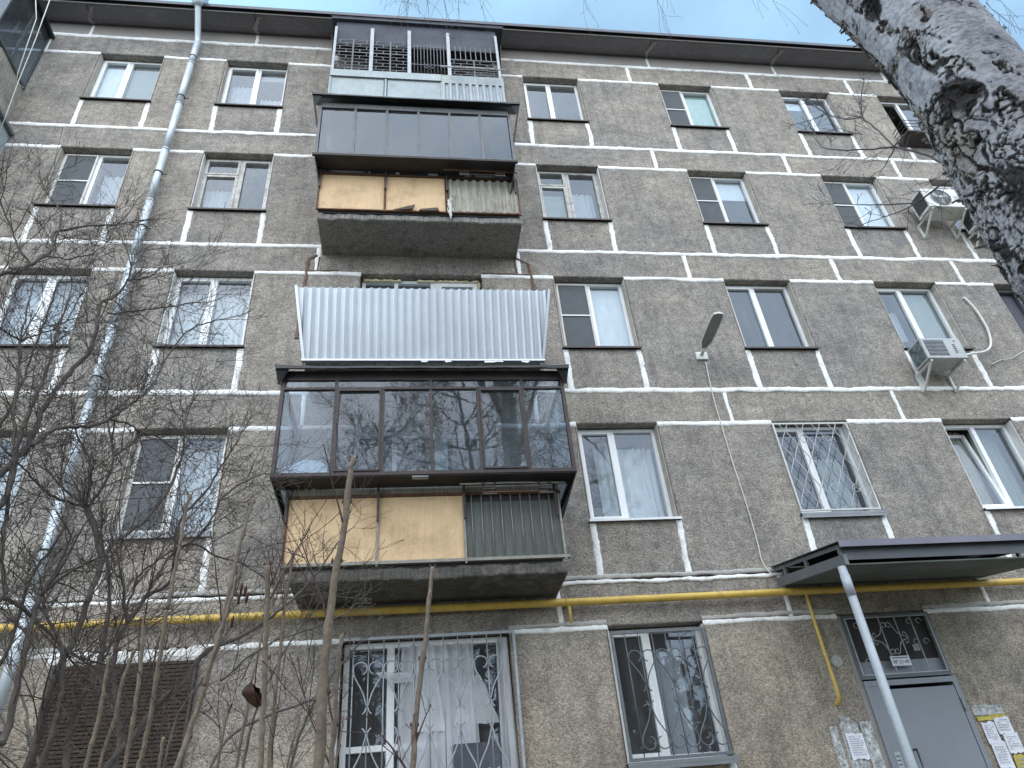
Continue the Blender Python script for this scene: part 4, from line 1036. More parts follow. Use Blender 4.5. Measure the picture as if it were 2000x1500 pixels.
for sx in (-1, 1):
    for sz in (-1, 1):
        p = [(.00, .17), (.035, .185), (.06, .165), (.09, .1), (.12, .05), (.19, .02), (.23, .0)]
        c2 = [(.0, .17), (-.0, .14), (.03, .125), (.045, .145)]
        m = MB(); m.tube(smooth([(cx + sx * a, -.034, cz + sz * b) for a, b in p], 3), .0055, 5); m.tube(smooth([(cx + sx * (a + .005), -.034, cz + sz * b) for a, b in c2], 3), .005, 5)
        m.tube(smooth([(cx + sx * (.23 - a * .3), -.034, cz + sz * (.0 + a)) for a in (0, .03, .05)] + [(cx + sx * .19, -.034, cz + sz * .07), (cx + sx * .18, -.034, cz + sz * .045)], 2), .005, 5)
        m.build('scroll', M['grille_light'], tr)
for px_, pz_ in ((x0 + .14, 3.40), (x0 + .14, 3.82), (x1 - .2, 3.84), (x1 - .2, 3.60), (x1 - .33, 3.84), (x1 - .33, 3.60), (x0 + .26, 3.32)):
    m = MB(); m.tube([(px_ + .045 * (1 - t * .06) * math.cos(t * .55), -.032, pz_ + .045 * (1 - t * .06) * math.sin(t * .55)) for t in range(10)], .005, 5); m.build('scroll', M['grille'], tr)
m = MB(); m.box(x0 + .02, x1 - .05, .03, .05, 3.24, 3.42); m.build('lower_panel', M['door'], tr)
m = MB(); m.box(x0 + .0, x1 - .03, .055, .06, 3.43, 3.95); m.build('dark_glass', M['board_dark'], tr)
m = MB(); m.box(x0 + .42, x0 + .66, -.045, -.04, 3.34, 3.45); m.build('number_plate', M['paper'], tr)
m = MB(); m.box(x0 + .44, x0 + .64, -.0465, -.0452, 3.425, 3.435); m.build('printed_line', M['print'], tr)
fc = bpy.data.curves.new('plate_text', 'FONT'); fc.body = '№ 21-40'; fc.size = .055; fc.align_x = 'CENTER'; fc.extrude = .0005
tmp = bpy.data.objects.new('tmp', fc); COL.objects.link(tmp); bpy.context.view_layer.update(); tm = bpy.data.meshes.new_from_object(tmp); bpy.data.objects.remove(tmp)
tm.materials.clear(); tm.materials.append(M['print']); fo = share('lettering', tm, tr, (x0 + .54, -.0465, 3.365)); fo.rotation_euler = (math.pi / 2, 0, 0)
m = MB(); m.box(x0 + .76, x0 + .84, -.045, -.041, 3.50, 3.57); m.build('number_plate', M['blue_panel'], tr)
m = MB()
for i in range(3): m.box(x0 + .77, x0 + .83, -.0462, -.0452, 3.512 + i * .018, 3.518 + i * .018)
m.build('printed_line', M['print'], tr)

# canopy over the entrance
cn = empty('entrance_canopy', (5.8, -.75, 4.3), 'dark grey sloping canopy over the entrance door on a single round post', 'canopy')
X0, X1, Y1 = 4.45, 7.2, -1.5
def ct(y): return 4.60 + y * .205      # top surface
m = MB(); m.hexa([(X0 - .03, Y1 - .04, ct(Y1) - .012), (X1 + .03, Y1 - .04, ct(Y1) - .012), (X1 + .03, -.013, ct(0) - .012), (X0 - .03, -.013, ct(0) - .012),
                  (X0 - .03, Y1 - .04, ct(Y1)), (X1 + .03, Y1 - .04, ct(Y1)), (X1 + .03, -.013, ct(0)), (X0 - .03, -.013, ct(0))]); m.build('roof_sheet', M['roof_sheet'], cn)
m = MB(); m.box(X0 - .03, X1 + .03, Y1 - .05, Y1 - .041, ct(Y1) - .065, ct(Y1) + .006); m.build('edge_strip', M['canopy_edge'], cn)
m = MB(); m.box(X0 + .03, X1 - .03, Y1 + .02, Y1 + .03, ct(Y1) - .185, ct(Y1) - .02); m.build('fascia', M['fascia_dark'], cn)
for x in (X0, X1 - .04):
    m = MB()
    m.hexa([(x, Y1, ct(Y1) - .24), (x + .04, Y1, ct(Y1) - .24), (x + .04, -.02, ct(0) - .26), (x, -.02, ct(0) - .26), (x, Y1, ct(Y1) - .13), (x + .04, Y1, ct(Y1) - .13), (x + .04, -.02, ct(0) - .15), (x, -.02, ct(0) - .15)])
    m.hexa([(x + .005, Y1, ct(Y1) - .06), (x + .035, Y1, ct(Y1) - .06), (x + .035, -.02, ct(0) - .06), (x + .005, -.02, ct(0) - .06), (x + .005, Y1, ct(Y1) - .015), (x + .035, Y1, ct(Y1) - .015), (x + .035, -.02, ct(0) - .015), (x + .005, -.02, ct(0) - .015)])
    m.build('side_rail', M['canopy_grey'], cn)
    for yy in (-.25, -.75, -1.45):
        q = MB(); q.box(x - .003, x + .03, yy - .02, yy + .02, ct(yy) - .23, ct(yy) - .02); q.build('strut', M['canopy_grey'], cn)
nb = 12
for i in range(nb):
    xa, xb = X0 + .045 + (X1 - X0 - .09) * i / nb, X0 + .045 + (X1 - X0 - .09) * (i + 1) / nb - .004
    m = MB(); m.hexa([(xa, Y1 + .035, ct(Y1) - .235), (xb, Y1 + .035, ct(Y1) - .235), (xb, -.015, ct(0) - .255), (xa, -.015, ct(0) - .255), (xa, Y1 + .035, ct(Y1) - .22), (xb, Y1 + .035, ct(Y1) - .22), (xb, -.015, ct(0) - .24), (xa, -.015, ct(0) - .24)])
    m.build('ceiling_board', M['canopy_under'], cn)
m = MB(); m.tube([(4.43, -1.44, .0), (4.43, -1.44, 4.05)], .043, 20); m.tube([(4.43, -1.44, 3.74), (4.43, -1.44, 3.96)], .048, 20); m.build('post', M['post_grey'], cn)

# notices beside the door
def scrap(x0, x1, z0, z1, mat, seed, name, parent=None, y=-.006, curl=.006, skew=0.0, n=8):
    r = random.Random(seed); rows = []
    for j in range(n + 1):
        v = j / n
        rows.append([(x0 + (x1 - x0) * i / n + r.uniform(-.3, .3) * (x1 - x0) / n * .25 + skew * v, y - curl * (abs(v - .5) * 2) ** 3 * r.uniform(.2, 1) - .001 * r.random(), z0 + (z1 - z0) * v + (r.uniform(-.012, .012) if j in (0, n) else 0)) for i in range(n + 1)])
    m = MB(); m.grid(rows, 0, False); m.grid([[(a, b + .0015, c) for a, b, c in q][::-1] for q in rows])
    return m.build(name, M[mat], parent)
nb1 = empty('notice_patch', (4.8, 0, 2.5), 'patch of torn silvery posters with one white sheet left of the entrance door', 'notices')
for i, (a, c, z0, z1) in enumerate(((4.54, 4.63, 2.05, 2.76), (4.67, 4.76, 2.05, 2.78), (4.77, 4.88, 2.1, 2.80), (4.91, 5.05, 2.0, 2.79), (4.70, 4.82, 2.66, 2.84))):
    scrap(a, c, z0, z1, 'paste', 40 + i, 'torn_poster', nb1, y=-.005 - .002 * i)
p_ = scrap(4.70, 4.90, 2.42, 2.68, 'paper', 50, 'notice_sheet', nb1, y=-.02, curl=.004)
nb2 = empty('notice_patch', (6.6, 0, 2.5), 'cluster of white and yellow notices right of the entrance door', 'notices')
for i, (a, c, z0, z1, mt_) in enumerate(((6.33, 6.70, 2.76, 2.87, 'paste'), (6.34, 6.71, 2.71, 2.76, 'paper_yellow'), (6.36, 6.52, 2.47, 2.69, 'paper'), (6.53, 6.72, 2.56, 2.73, 'paper'), (6.37, 6.55, 2.22, 2.48, 'paper'), (6.56, 6.74, 2.36, 2.56, 'paper'), (6.57, 6.78, 2.12, 2.34, 'paper_yellow'), (6.36, 6.56, 1.9, 2.22, 'paste'), (6.57, 6.8, 1.9, 2.14, 'paste'), (6.76, 6.95, 1.95, 2.3, 'paste'))):
    scrap(a, c, z0, z1, mt_, 60 + i, 'notice_sheet' if 'paper' in mt_ else 'torn_poster', nb2, y=-.008 - .003 * i)
def printed(x0, x1, z0, z1, y, parent, seed, rows=8):
    r = random.Random(seed); m = MB()
    for i in range(rows):
        z = z0 + (z1 - z0) * (i + .5) / rows; x = x0
        while x < x1 - .01:
            w_ = min(r.uniform(.012, .04), x1 - x); 
            if r.random() < .85: m.box(x, x + w_, y - .0006, y, z, z + (z1 - z0) / rows * .32)
            x += w_ + .008
    m.build('printed_text', M['print_grey'], parent)
printed(4.72, 4.88, 2.45, 2.65, -.0275, nb1, 1, 9); printed(6.38, 6.50, 2.5, 2.66, -.0265, nb2, 2, 8); printed(6.55, 6.70, 2.58, 2.71, -.0285, nb2, 3, 5)
printed(6.39, 6.52, 2.26, 2.44, -.0325, nb2, 4, 7); printed(6.58, 6.72, 2.39, 2.53, -.0355, nb2, 5, 6); printed(6.60, 6.74, 2.2, 2.31, -.0385, nb2, 6, 3)
m = MB(); n = 18; c_ = (4.885, 3.44)
m.tube([(c_[0], .0, c_[1]), (c_[0], -.018, c_[1]), (c_[0], -.022, c_[1])], [.072, .068, .055], 20)
tag(m.build('wall_plate', M['mortar']), 'round whitish cover plate on the wall beside the yellow branch pipe', 'cover plate')

# ------------------------------------------------------------------ pipes
gp = empty('gas_pipe', (0, -.10, 4.24), 'yellow gas main running along the wall with a branch going down beside the door', 'gas pipe')
pts = [(x, -.10, 4.245 - .002 * math.sin(x)) for x in np.arange(-9.2, 13.1, .6)]
m = MB(); m.tube(pts, .043, 16); m.build('main', M['yellow'], gp)
m = MB(); m.tube(smooth([(4.715, -.10, 4.21), (4.715, -.10, 3.6), (4.72, -.10, 3.12), (4.72, -.085, 3.03), (4.715, -.04, 2.99), (4.71, .02, 2.98)], 4), .02, 12); m.build('branch', M['yellow'], gp)
m = MB(); m.tube([(1.79, -.10, 4.21), (1.79, -.09, 4.01)], .018, 10); m.build('branch', M['yellow'], gp)
for x in (-6.2, -2.2, 1.76, 7.9):
    m = MB(); m.tube([(x - .012, -.10, 4.245), (x + .012, -.10, 4.245)], .047, 16); m.box(x - .012, x + .012, -.06, -.0, 4.23, 4.255); m.build('clamp', M['yellow'], gp)
dp = empty('downpipe', (-4.02, -.15, .6), 'galvanised rain downpipe from the roof edge to the ground left of the balconies', 'downpipe')
zs_ = [.6, 1.9, 3.2, 4.5, 5.75, 7.0, 8.25, 9.5, 10.75, 12.0, 13.25, 14.5]
for i, z in enumerate(zs_):
    z1 = zs_[i + 1] if i < len(zs_) - 1 else 15.25
    dx_ = .004 * math.sin(i * 2.3)
    m = MB(); m.tube([(-4.02 + dx_, -.15, z + .05), (-4.02 + dx_, -.15, z1 + .02)], [.057, .057], 20); m.tube([(-4.02 + dx_, -.15, z + .03), (-4.02 + dx_, -.15, z + .06)], .061, 20); m.build('pipe_section', M['galv'], dp)
m = MB(); m.tube(smooth([(-4.02, -.15, 15.24), (-4.02, -.18, 15.36), (-4.02, -.46, 15.80), (-4.02, -.53, 15.90)], 4), .056, 18); m.build('elbow', M['galv'], dp)
m = MB(); m.tube([(-4.02, -.54, 15.86), (-4.02, -.55, 15.96), (-4.02, -.56, 16.10)], [.068, .09, .17], 20); m.build('hopper', M['galv'], dp)
for z in (5.05, 7.4, 10.2, 11.45, 13.5, 14.75, 2.6):
    m = MB(); m.tube([(-4.02, -.15, z), (-4.02, -.15, z + .022)], .066, 18); m.tube([(-4.10, -.15, z + .01), (-3.90, -.13, z + .005)], .008, 5); m.tube([(-4.02, -.08, z + .01), (-4.02, .0, z + .01)], .008, 5); m.build('clamp', M['clamp'], dp)

# wall lamp and its cable
lp = empty('wall_lamp', (4.31, 0, 7.9), 'flat street-type lamp head sticking out of the wall between two third-floor windows', 'lamp')
m = MB(); m.cbox(4.22, 4.40, -.03, .0, 7.82, 7.96, .006); m.tube([(4.31, -.03, 7.9), (4.31, -.16, 7.94)], .028, 10); m.build('bracket', M['lamp_body'], lp)
def head(z_off, th, sc, mat, name):
    m = MB(); pr = [(-.12, .028), (-.19, .048), (-.29, .082), (-.55, .090), (-.76, .088), (-.84, .07), (-.86, .02)]
    rows_t = [(4.31 + s * w_ * sc, y, 7.93 + (-.12 - y) * .10 + z_off) for y, w_ in pr for s in (-1, 1)]
    vs = []; 
    for y, w_ in pr:
        for s, zz in ((-1, 0), (1, 0), (1, th), (-1, th)): vs.append((4.31 + s * w_ * sc, y, 7.93 + (-.12 - y) * .10 + z_off + zz))
    fs = []
    for i in range(len(pr) - 1):
        for k_ in range(4): a = i * 4 + k_; b = i * 4 + (k_ + 1) % 4; fs.append((a, b, b + 4, a + 4))
    fs += [(3, 2, 1, 0), (len(vs) - 4, len(vs) - 3, len(vs) - 2, len(vs) - 1)]
    m.add(vs, fs); return m.build(name, M[mat], lp)
head(0, .028, 1.0, 'lamp_body', 'housing'); head(-.006, .005, .88, 'lamp_lens', 'lens')
m = MB(); cp = [(4.343,-0.015,7.776),(4.319,-0.015,7.420),(4.303,-0.015,7.017),(4.308,-0.015,6.505),(4.314,-0.015,5.997),(4.336,-0.015,5.451),(4.334,-0.015,4.905),(4.319,-0.020,4.700),(4.356,-0.030,4.542),(4.459,-0.060,4.481),(4.598,-0.100,4.552)]
m.tube(smooth(cp, 3), .009, 6)
tag(m.build('lamp_cable', M['cable_white']), 'thin white cable running down the wall from the lamp to the canopy', 'cable')

# air conditioners
def ac(label, x0, x1, z0, z1, yb, yf, style, group='air conditioners on the facade'):
    a = empty('air_conditioner', ((x0 + x1) / 2, yb, z0), label, 'air conditioner', group)
    m = MB(); m.cbox(x0, x1, yf, yb, z0, z1, .008); m.build('casing', M['ac_white' if style == 'fan' else 'ac_grey'], a)
    if style == 'fan':
        cx, cz, r_ = x0 + (x1 - x0) * .40, (z0 + z1) / 2, (z1 - z0) * .41
        m = MB(); m.tube([(cx, yf + .004, cz), (cx, yf - .004, cz)], r_, 28); m.build('fan_recess', M['ac_dark'], a)
        for q in (1, .83, .66, .5, .34):
            m = MB(); m.tube([(cx + r_ * q * math.cos(t * math.tau / 28), yf - .012, cz + r_ * q * math.sin(t * math.tau / 28)) for t in range(29)], .0035 if q < 1 else .008, 5); m.build('guard_ring', M['ac_grey'], a)
        for t in range(8):
            an = t * math.tau / 8; m = MB(); m.tube([(cx + .03 * math.cos(an), yf - .013, cz + .03 * math.sin(an)), (cx + r_ * math.cos(an), yf - .013, cz + r_ * math.sin(an))], .003, 4); m.build('guard_spoke', M['ac_grey'], a)
        for t in range(3):
            an = t * math.tau / 3; m = MB(); m.plate([(cx, yf - .005, cz), (cx + r_ * .85 * math.cos(an), yf - .005, cz + r_ * .85 * math.sin(an)), (cx + r_ * .85 * math.cos(an + .7), yf - .008, cz + r_ * .85 * math.sin(an + .7)), (cx + r_ * .3 * math.cos(an + 1), yf - .007, cz + r_ * .3 * math.sin(an + 1))], (0, -1, 0), .002); m.build('fan_blade', M['grille'], a)
        m = MB(); m.tube([(cx, yf - .01, cz), (cx, yf - .02, cz)], .032, 14); m.build('hub', M['ac_white'], a)
        m = MB(); m.box(x0 - .004, x0 + .001, yf + .03, yb - .03, z0 + .05, z1 - .04); m.build('side_coil', M['ac_dark'], a)
        m = MB()
        for i in range(5): m.box(x1 - .2, x1 - .04, yf - .004, yf + .002, z0 + .16 + i * .03, z0 + .17 + i * .03)
        m.build('louvre', M['ac_grey'], a)
    else:
        m = MB(); m.box(x0 + .05, x0 + (x1 - x0) * .56, yf - .004, yf + .002, z0 + .05, z1 - .04); m.build('grille_back', M['ac_dark'], a)
        for i in range(11):
            z = z0 + .06 + (z1 - z0 - .12) * i / 10; m = MB(); m.box(x0 + .05, x0 + (x1 - x0) * .56, yf - .010, yf - .005, z, z + .008); m.build('louvre', M['grille'], a)
        m = MB(); m.box(x0 - .006, x0 + .001, yf + .03, yb - .03, z0 + .03, z1 - .03); m.build('side_coil', M['coil'], a)
        m = MB()
        for i in range(5): m.box(x0 + (x1 - x0) * .78 - .02, x0 + (x1 - x0) * .78 + .02, yf - .003, yf + .001, z0 + .10 + i * .035, z0 + .12 + i * .035)
        m.box(x1 - .12, x1 - .09, yf - .003, yf + .001, z1 - .07, z1 - .05); m.build('lettering', M['print'], a)
    for x in (x0 + .04, x1 - .08):
        m = MB(); m.box(x, x + .03, yf + .02, -.01, z0 - .035, z0 - .003); m.box(x, x + .03, -.04, -.008, z0 - .32, z0 - .03)
        m.hexa([(x, -.06, z0 - .31), (x + .03, -.06, z0 - .31), (x + .03, -.03, z0 - .31), (x, -.03, z0 - .31), (x, yf + .03, z0 - .03), (x + .03, yf + .03, z0 - .03), (x + .03, yf + .07, z0 - .03), (x, yf + .07, z0 - .03)])
        m.build('bracket', M['ac_white'], a)
    return a
ac('small grey air conditioner with louvred front under the third-floor window, bent white hose beside it', 7.60, 8.26, 7.52, 7.90, -.14, -.46, 'louvre')
ac('white air conditioner with a round fan beside the birch trunk on the fourth floor', 9.10, 9.86, 10.86, 11.33, -.16, -.50, 'fan')
a2 = ac('dark underside of a second air conditioner tucked behind the birch trunk', 9.95, 10.65, 10.55, 11.0, -.14, -.42, 'fan')
m = MB(); m.tube(smooth([(9.24, .01, 9.12), (9.25, -.03, 9.10), (9.32, -.035, 8.85), (9.33, -.035, 8.45), (9.22, -.05, 8.12), (9.0, -.10, 7.93), (8.62, -.2, 7.80), (8.3, -.28, 7.68)], 4), .02, 8)
tag(m.build('drain_hose', M['cable_white']), 'white hose curving from a hole in the wall down to the small grey air conditioner', 'hose')
m = MB(); m.tube(smooth([(9.774,-0.020,8.000),(9.462,-0.020,7.845),(9.265,-0.020,7.814),(9.038,-0.020,7.723)], 3), .006, 5)
tag(m.build('loose_wire', M['cable_white']), 'thin pale wire on the wall at the right edge below the hose', 'wire')

tb = empty('window_shelf', (10.2, -.2, 13.2), 'dark metal window shelf with a low rail below the top-floor window by the trunk', 'shelf')
m = MB(); m.hexa([(9.80, -.34, 13.27), (10.75, -.34, 13.27), (10.75, 0, 13.20), (9.80, 0, 13.20), (9.80, -.34, 13.32), (10.75, -.34, 13.32), (10.75, 0, 13.32), (9.80, 0, 13.32)]); m.build('tray', M['brown_steel'], tb)
for z in (13.42, 13.52, 13.62):
    m = MB(); m.tube([(9.81, -.01, z), (9.81, -.34, z), (10.74, -.34, z), (10.74, -.01, z)], .009, 5); m.build('rail', M['brown_steel'], tb)
for x in (9.81, 10.12, 10.43, 10.74):
    m = MB(); m.tube([(x, -.34, 13.3), (x, -.34, 13.63)], .009, 5); m.build('post', M['brown_steel'], tb)
m = MB(); m.tube([(9.6, -.01, 13.15), (9.79, -.30, 13.28)], .012, 5); m.build('bracket', M['brown_steel'], tb)

# overhead wires at the top left
for (c_, nm) in (([(-6.306,-0.900,15.209),(-6.317,-0.750,14.096),(-6.404,-0.550,13.143),(-6.490,-0.350,12.481),(-6.570,-0.200,12.045)], 'twin wire crossing the dark neighbouring balcony, the longer one'), ([(-6.557,-0.900,15.175),(-6.346,-0.900,14.454),(-6.394,-0.750,13.851),(-6.433,-0.600,13.265),(-6.464,-0.500,13.201),(-6.699,-0.030,13.731)], 'shorter wire bending in front of the dark neighbouring balcony')):
    m = MB(); m.tube(c_, .008, 5); tag(m.build('overhead_wire', M['cable_white']), nm, 'wire')
# ------------------------------------------------------------------ noise in numpy
def _hash(ix, iy, iz, s):
    h = (ix.astype(np.int64) * 374761393 + iy.astype(np.int64) * 668265263 + iz.astype(np.int64) * 2147483647 + s * 974634777) & 0xffffffff
    h = ((h ^ (h >> 13)) * 1274126177) & 0xffffffff
    h = ((h ^ (h >> 16)) * 2246822519) & 0xffffffff
    return ((h ^ (h >> 15)) & 0xffffff) / float(0xffffff)
def vnoise(p, s=0):
    i = np.floor(p).astype(np.int64); f = p - i; f = f * f * (3 - 2 * f); r = 0
    for a in (0, 1):
        for b in (0, 1):
            for c in (0, 1):
                w_ = (f[:, 0] if a else 1 - f[:, 0]) * (f[:, 1] if b else 1 - f[:, 1]) * (f[:, 2] if c else 1 - f[:, 2])
                r = r + w_ * _hash(i[:, 0] + a, i[:, 1] + b, i[:, 2] + c, s)
    return r
def fbm(p, o=4, s=0, g=.5):
    r = 0; a = 1; t = 0
    for k in range(o):
        r = r + a * vnoise(p * 2 ** k, s + k * 17); t += a; a *= g
    return r / t
def voronoi(p, s=0):
    i = np.floor(p).astype(np.int64); n = len(p); f1 = np.full(n, 9.); f2 = np.full(n, 9.); cid = np.zeros(n); dv = np.zeros((n, 3))
    for a in (-1, 0, 1):
        for b in (-1, 0, 1):
            for c in (-1, 0, 1):
                x, y, z = i[:, 0] + a, i[:, 1] + b, i[:, 2] + c
                q = np.stack([x + _hash(x, y, z, s), y + _hash(x, y, z, s + 1), z + _hash(x, y, z, s + 2)], 1)
                d = np.linalg.norm(q - p, axis=1); m_ = d < f1
                f2 = np.where(m_, f1, np.minimum(f2, d)); cid = np.where(m_, _hash(x, y, z, s + 3), cid)
                dv = np.where(m_[:, None], p - q, dv); f1 = np.where(m_, d, f1)
    return f1, f2, cid, dv
sstep = lambda x, a, b: (lambda t: t * t * (3 - 2 * t))(np.clip((x - a) / (b - a), 0, 1))

# ------------------------------------------------------------------ birch
def bark_material():
    m = bpy.data.materials.new('birch_bark'); m.use_nodes = True; t = m.node_tree; b = t.nodes['Principled BSDF']; X = t.nodes.new; K = t.links.new
    at = X('ShaderNodeAttribute'); at.attribute_name = 'bark'; sp = X('ShaderNodeSeparateColor'); K(at.outputs['Color'], sp.inputs['Color'])
    co = X('ShaderNodeTexCoord')
    def noise(s, d, st=None):
        n = X('ShaderNodeTexNoise'); n.inputs['Scale'].default_value = s; n.inputs['Detail'].default_value = d; n.inputs['Roughness'].default_value = .65
        if st:
            mm = X('ShaderNodeMapping'); mm.inputs['Scale'].default_value = st; K(co.outputs['Object'], mm.inputs['Vector']); K(mm.outputs['Vector'], n.inputs['Vector'])
        else: K(co.outputs['Object'], n.inputs['Vector'])
        return n.outputs['Fac']
    def ramp(src, p0, c0, p1, c1):
        r = X('ShaderNodeValToRGB'); e = r.color_ramp.elements; e[0].position = p0; e[0].color = c0; e[1].position = p1; e[1].color = c1; K(src, r.inputs['Fac']); return r.outputs['Color']
    def mix(f, a, c, bl='MIX'):
        q = X('ShaderNodeMix'); q.data_type = 'RGBA'; q.blend_type = bl
        if hasattr(f, 'links'): K(f, q.inputs[0])
        else: q.inputs[0].default_value = f
        K(a, q.inputs[6]); K(c, q.inputs[7]); return q.outputs[2]
    white = ramp(noise(9, 8), .3, (.30, .30, .325, 1), .64, (.60, .59, .61, 1))
    white = mix(1, white, ramp(noise(45, 6, (1, 1, 1.5)), .40, (.62, .62, .64, 1), .56, (1.06, 1.06, 1.06, 1)), 'MULTIPLY')
    speck = ramp(noise(22, 5, (1, 1, 2.4)), .63, (0, 0, 0, 1), .66, (1, 1, 1, 1)); 
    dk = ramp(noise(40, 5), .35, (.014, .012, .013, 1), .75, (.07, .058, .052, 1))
    white = mix(speck, white, dk)
    tan = ramp(noise(30, 4), .3, (.17, .14, .12, 1), .7, (.42, .36, .30, 1))
    col = mix(sp.outputs[1], white, tan)
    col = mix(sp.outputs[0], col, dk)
    K(col, b.inputs['Base Color']); b.inputs['Roughness'].default_value = .8; b.inputs['Specular IOR Level'].default_value = .3
    bp = X('ShaderNodeBump'); bp.inputs['Strength'].default_value = .7; bp.inputs['Distance'].default_value = .005; K(noise(90, 7), bp.inputs['Height']); K(bp.outputs['Normal'], b.inputs['Normal'])
    M['bark'] = m
bark_material()
TX, TY = 1.985, -6.936
AZL = math.atan2(1.349, 1.985)     # direction from camera to trunk, ccw from +x
LEFT = AZL + math.pi / 2            # world angle of the side seen at the left
def trunk_r(theta, z):
    base = .205 + .02 * np.clip((2.5 - z) / 2.5, 0, 1) ** 2 * 3
    base = base * np.where(z > 5.4, 1 - .035 * (z - 5.4), 1)
    zz = np.array([0, 2.4, 2.93, 3.13, 3.5, 3.84, 4.15, 4.5, 4.83, 5.1, 5.6, 7, 12]); lm = np.array([1.1, 1.0, .95, .95, .86, .73, .78, .97, 1.2, 1.25, 1.05, 1, 1])
    k = np.interp(z, zz, lm); w_ = np.clip(np.cos(theta - LEFT), 0, 1) ** 1.2
    return base * (1 + (k - 1) * w_)
birch = empty('birch_tree', (TX, TY, 0), 'old birch trunk with rough peeling black and white bark close by on the right', 'tree')
def trunk_piece(z0, z1, dz, nth, name, detail, th0=0, th1=2 * math.pi):
    nz_ = int((z1 - z0) / dz) + 1
    Z, T = np.meshgrid(np.linspace(z0, z1, nz_), np.linspace(th0, th1, nth, endpoint=False), indexing='ij')
    z = Z.ravel(); th = T.ravel(); R_ = trunk_r(th, z)
    cx = TX + .012 * np.sin(z * 1.3); cy = TY + .012 * np.cos(z * 1.1)
    P0 = np.stack([np.cos(th) * .2, np.sin(th) * .2, z], 1)
    warp = np.stack([fbm(P0 * 7, 3, 1), fbm(P0 * 7, 3, 2), fbm(P0 * 7, 3, 3)], 1) - .5
    # where the bark is rough: nearly everywhere low down, left side higher up, plus a knot
    lf = np.clip(np.cos(th - LEFT), -1, 1)
    view = LEFT + math.pi / 2                                   # the side that faces the viewer
    dth = np.arctan2(np.sin(th - view), np.cos(th - view))     # grows towards the viewer's right
    nb_ = (fbm(P0 * np.array([7, 7, 4.5]) + 3, 4, 9) - .5) * 2
    low = (3.80 - .12 * dth - z) / .22
    lband = (-dth - 1.22) / .25 + .8
    dc = -.38 + (4.25 - z) * .62; streak = 1.25 - np.abs(dth - dc) / .17 - 4 * np.clip(z - 4.45, 0, 1)
    dots = (fbm(P0 * np.array([16, 16, 11]), 3, 19) - .62) * 9
    rough = sstep(np.maximum(np.maximum(low, lband), np.maximum(streak, dots)) + nb_ * 2.4, .25, .75)
    rough = np.where(z < 3.2, np.maximum(rough, .9), rough)
    rough = rough * (1 - .55 * sstep(fbm(P0 * np.array([9, 9, 4]), 3, 29), .60, .68))
    kn = np.exp(-(((dth + .06) / .27) ** 2 + ((z - 3.62 + .10 * dth) / .075) ** 2)); rough = np.maximum(rough, sstep(kn, .12, .4))
    k2 = np.exp(-(((dth + .36) / .15) ** 2 + ((z - 4.30) / .06) ** 2)); rough = np.maximum(rough, sstep(k2, .1, .4))
    def layers(sc, stretch, seed, levels, w_):
        """stacked torn sheets: height in steps, each step with a raised torn lip"""
        q = np.stack([P0[:, 0] * sc, P0[:, 1] * sc, P0[:, 2] * sc * stretch], 1) + warp * w_
        n = fbm(q, 4, seed, .55) * levels; k = np.floor(n); f = n - k
        return k, f, _hash(k.astype(np.int64), np.floor(q[:, 0] * .6).astype(np.int64), np.floor(q[:, 2] * .8).astype(np.int64), seed)
    k1, f1_, c1 = layers(9, .5, 101, 6, 2.2)
    kb, fb, cb = layers(24, .7, 131, 5, 3.0)
    pv = np.stack([P0[:, 0], P0[:, 1], P0[:, 2] * .42], 1)
    v1, v2, cid, dv = voronoi(pv * 15 + warp * 4.5, 5)
    crack = 1 - sstep(v2 - v1 + .20 * (fb - .5), .01, .12)
    ridge = np.abs(fbm(np.stack([P0[:, 0] * 8, P0[:, 1] * 8, P0[:, 2] * 2.6], 1) + warp * 1.6, 4, 33) - .5)
    fur = (1 - sstep(ridge, .0, .032)) * rough
    lip1 = np.exp(-f1_ / .14); lip2 = np.exp(-fb / .16)
    under1 = np.exp(-(1 - f1_) / .14); under2 = np.exp(-(1 - fb) / .12)
    fine = fbm(P0 * 90, 3, 7) - .5
    h = rough * (.0030 * (k1 - 3) + .0040 * lip1 + .0012 * (kb - 2.5) + .0022 * lip2 - .011 * crack + .004 * (cid - .5) + dv[:, 2] * (cid - .3) * .012) + fine * .0016
    h = h * .78
    h = h + (1 - rough) * ((fbm(P0 * np.array([9, 9, 14]), 4, 11) - .5) * .010 + .0012 * lip2 * (c1 > .6)) - fur * .010
    h = h - kn * (.022 * np.abs(np.sin(dth * 7 + z * 30 + warp[:, 0] * 9)) - .018) - k2 * .03
    torn = np.exp(-((rough - .45) / .22) ** 2) * sstep(fbm(P0 * 22, 3, 71), .42, .6)
    h = h + torn * .005
    r = R_ + h * detail
    co = np.stack([cx + np.cos(th) * r, cy + np.sin(th) * r, z], 1)
    patch = fbm(P0 * np.array([13, 13, 8]), 3, 91)
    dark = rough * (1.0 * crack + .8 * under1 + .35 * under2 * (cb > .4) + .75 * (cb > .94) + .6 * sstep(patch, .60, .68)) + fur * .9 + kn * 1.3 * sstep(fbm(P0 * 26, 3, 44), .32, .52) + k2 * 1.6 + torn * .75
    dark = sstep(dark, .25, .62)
    tan = np.clip(rough * np.where(c1 > .62, .75, .12) * sstep(fbm(P0 * 7, 2, 61), .40, .55) + rough * .12, 0, 1)
    full = abs((th1 - th0) - 2 * math.pi) < 1e-6
    I, J = np.meshgrid(np.arange(nz_ - 1), np.arange(nth if full else nth - 1), indexing='ij'); I = I.ravel(); J = J.ravel(); J2 = (J + 1) % nth
    q = np.stack([I * nth + J, I * nth + J2, (I + 1) * nth + J2, (I + 1) * nth + J], 1).astype(np.int32)
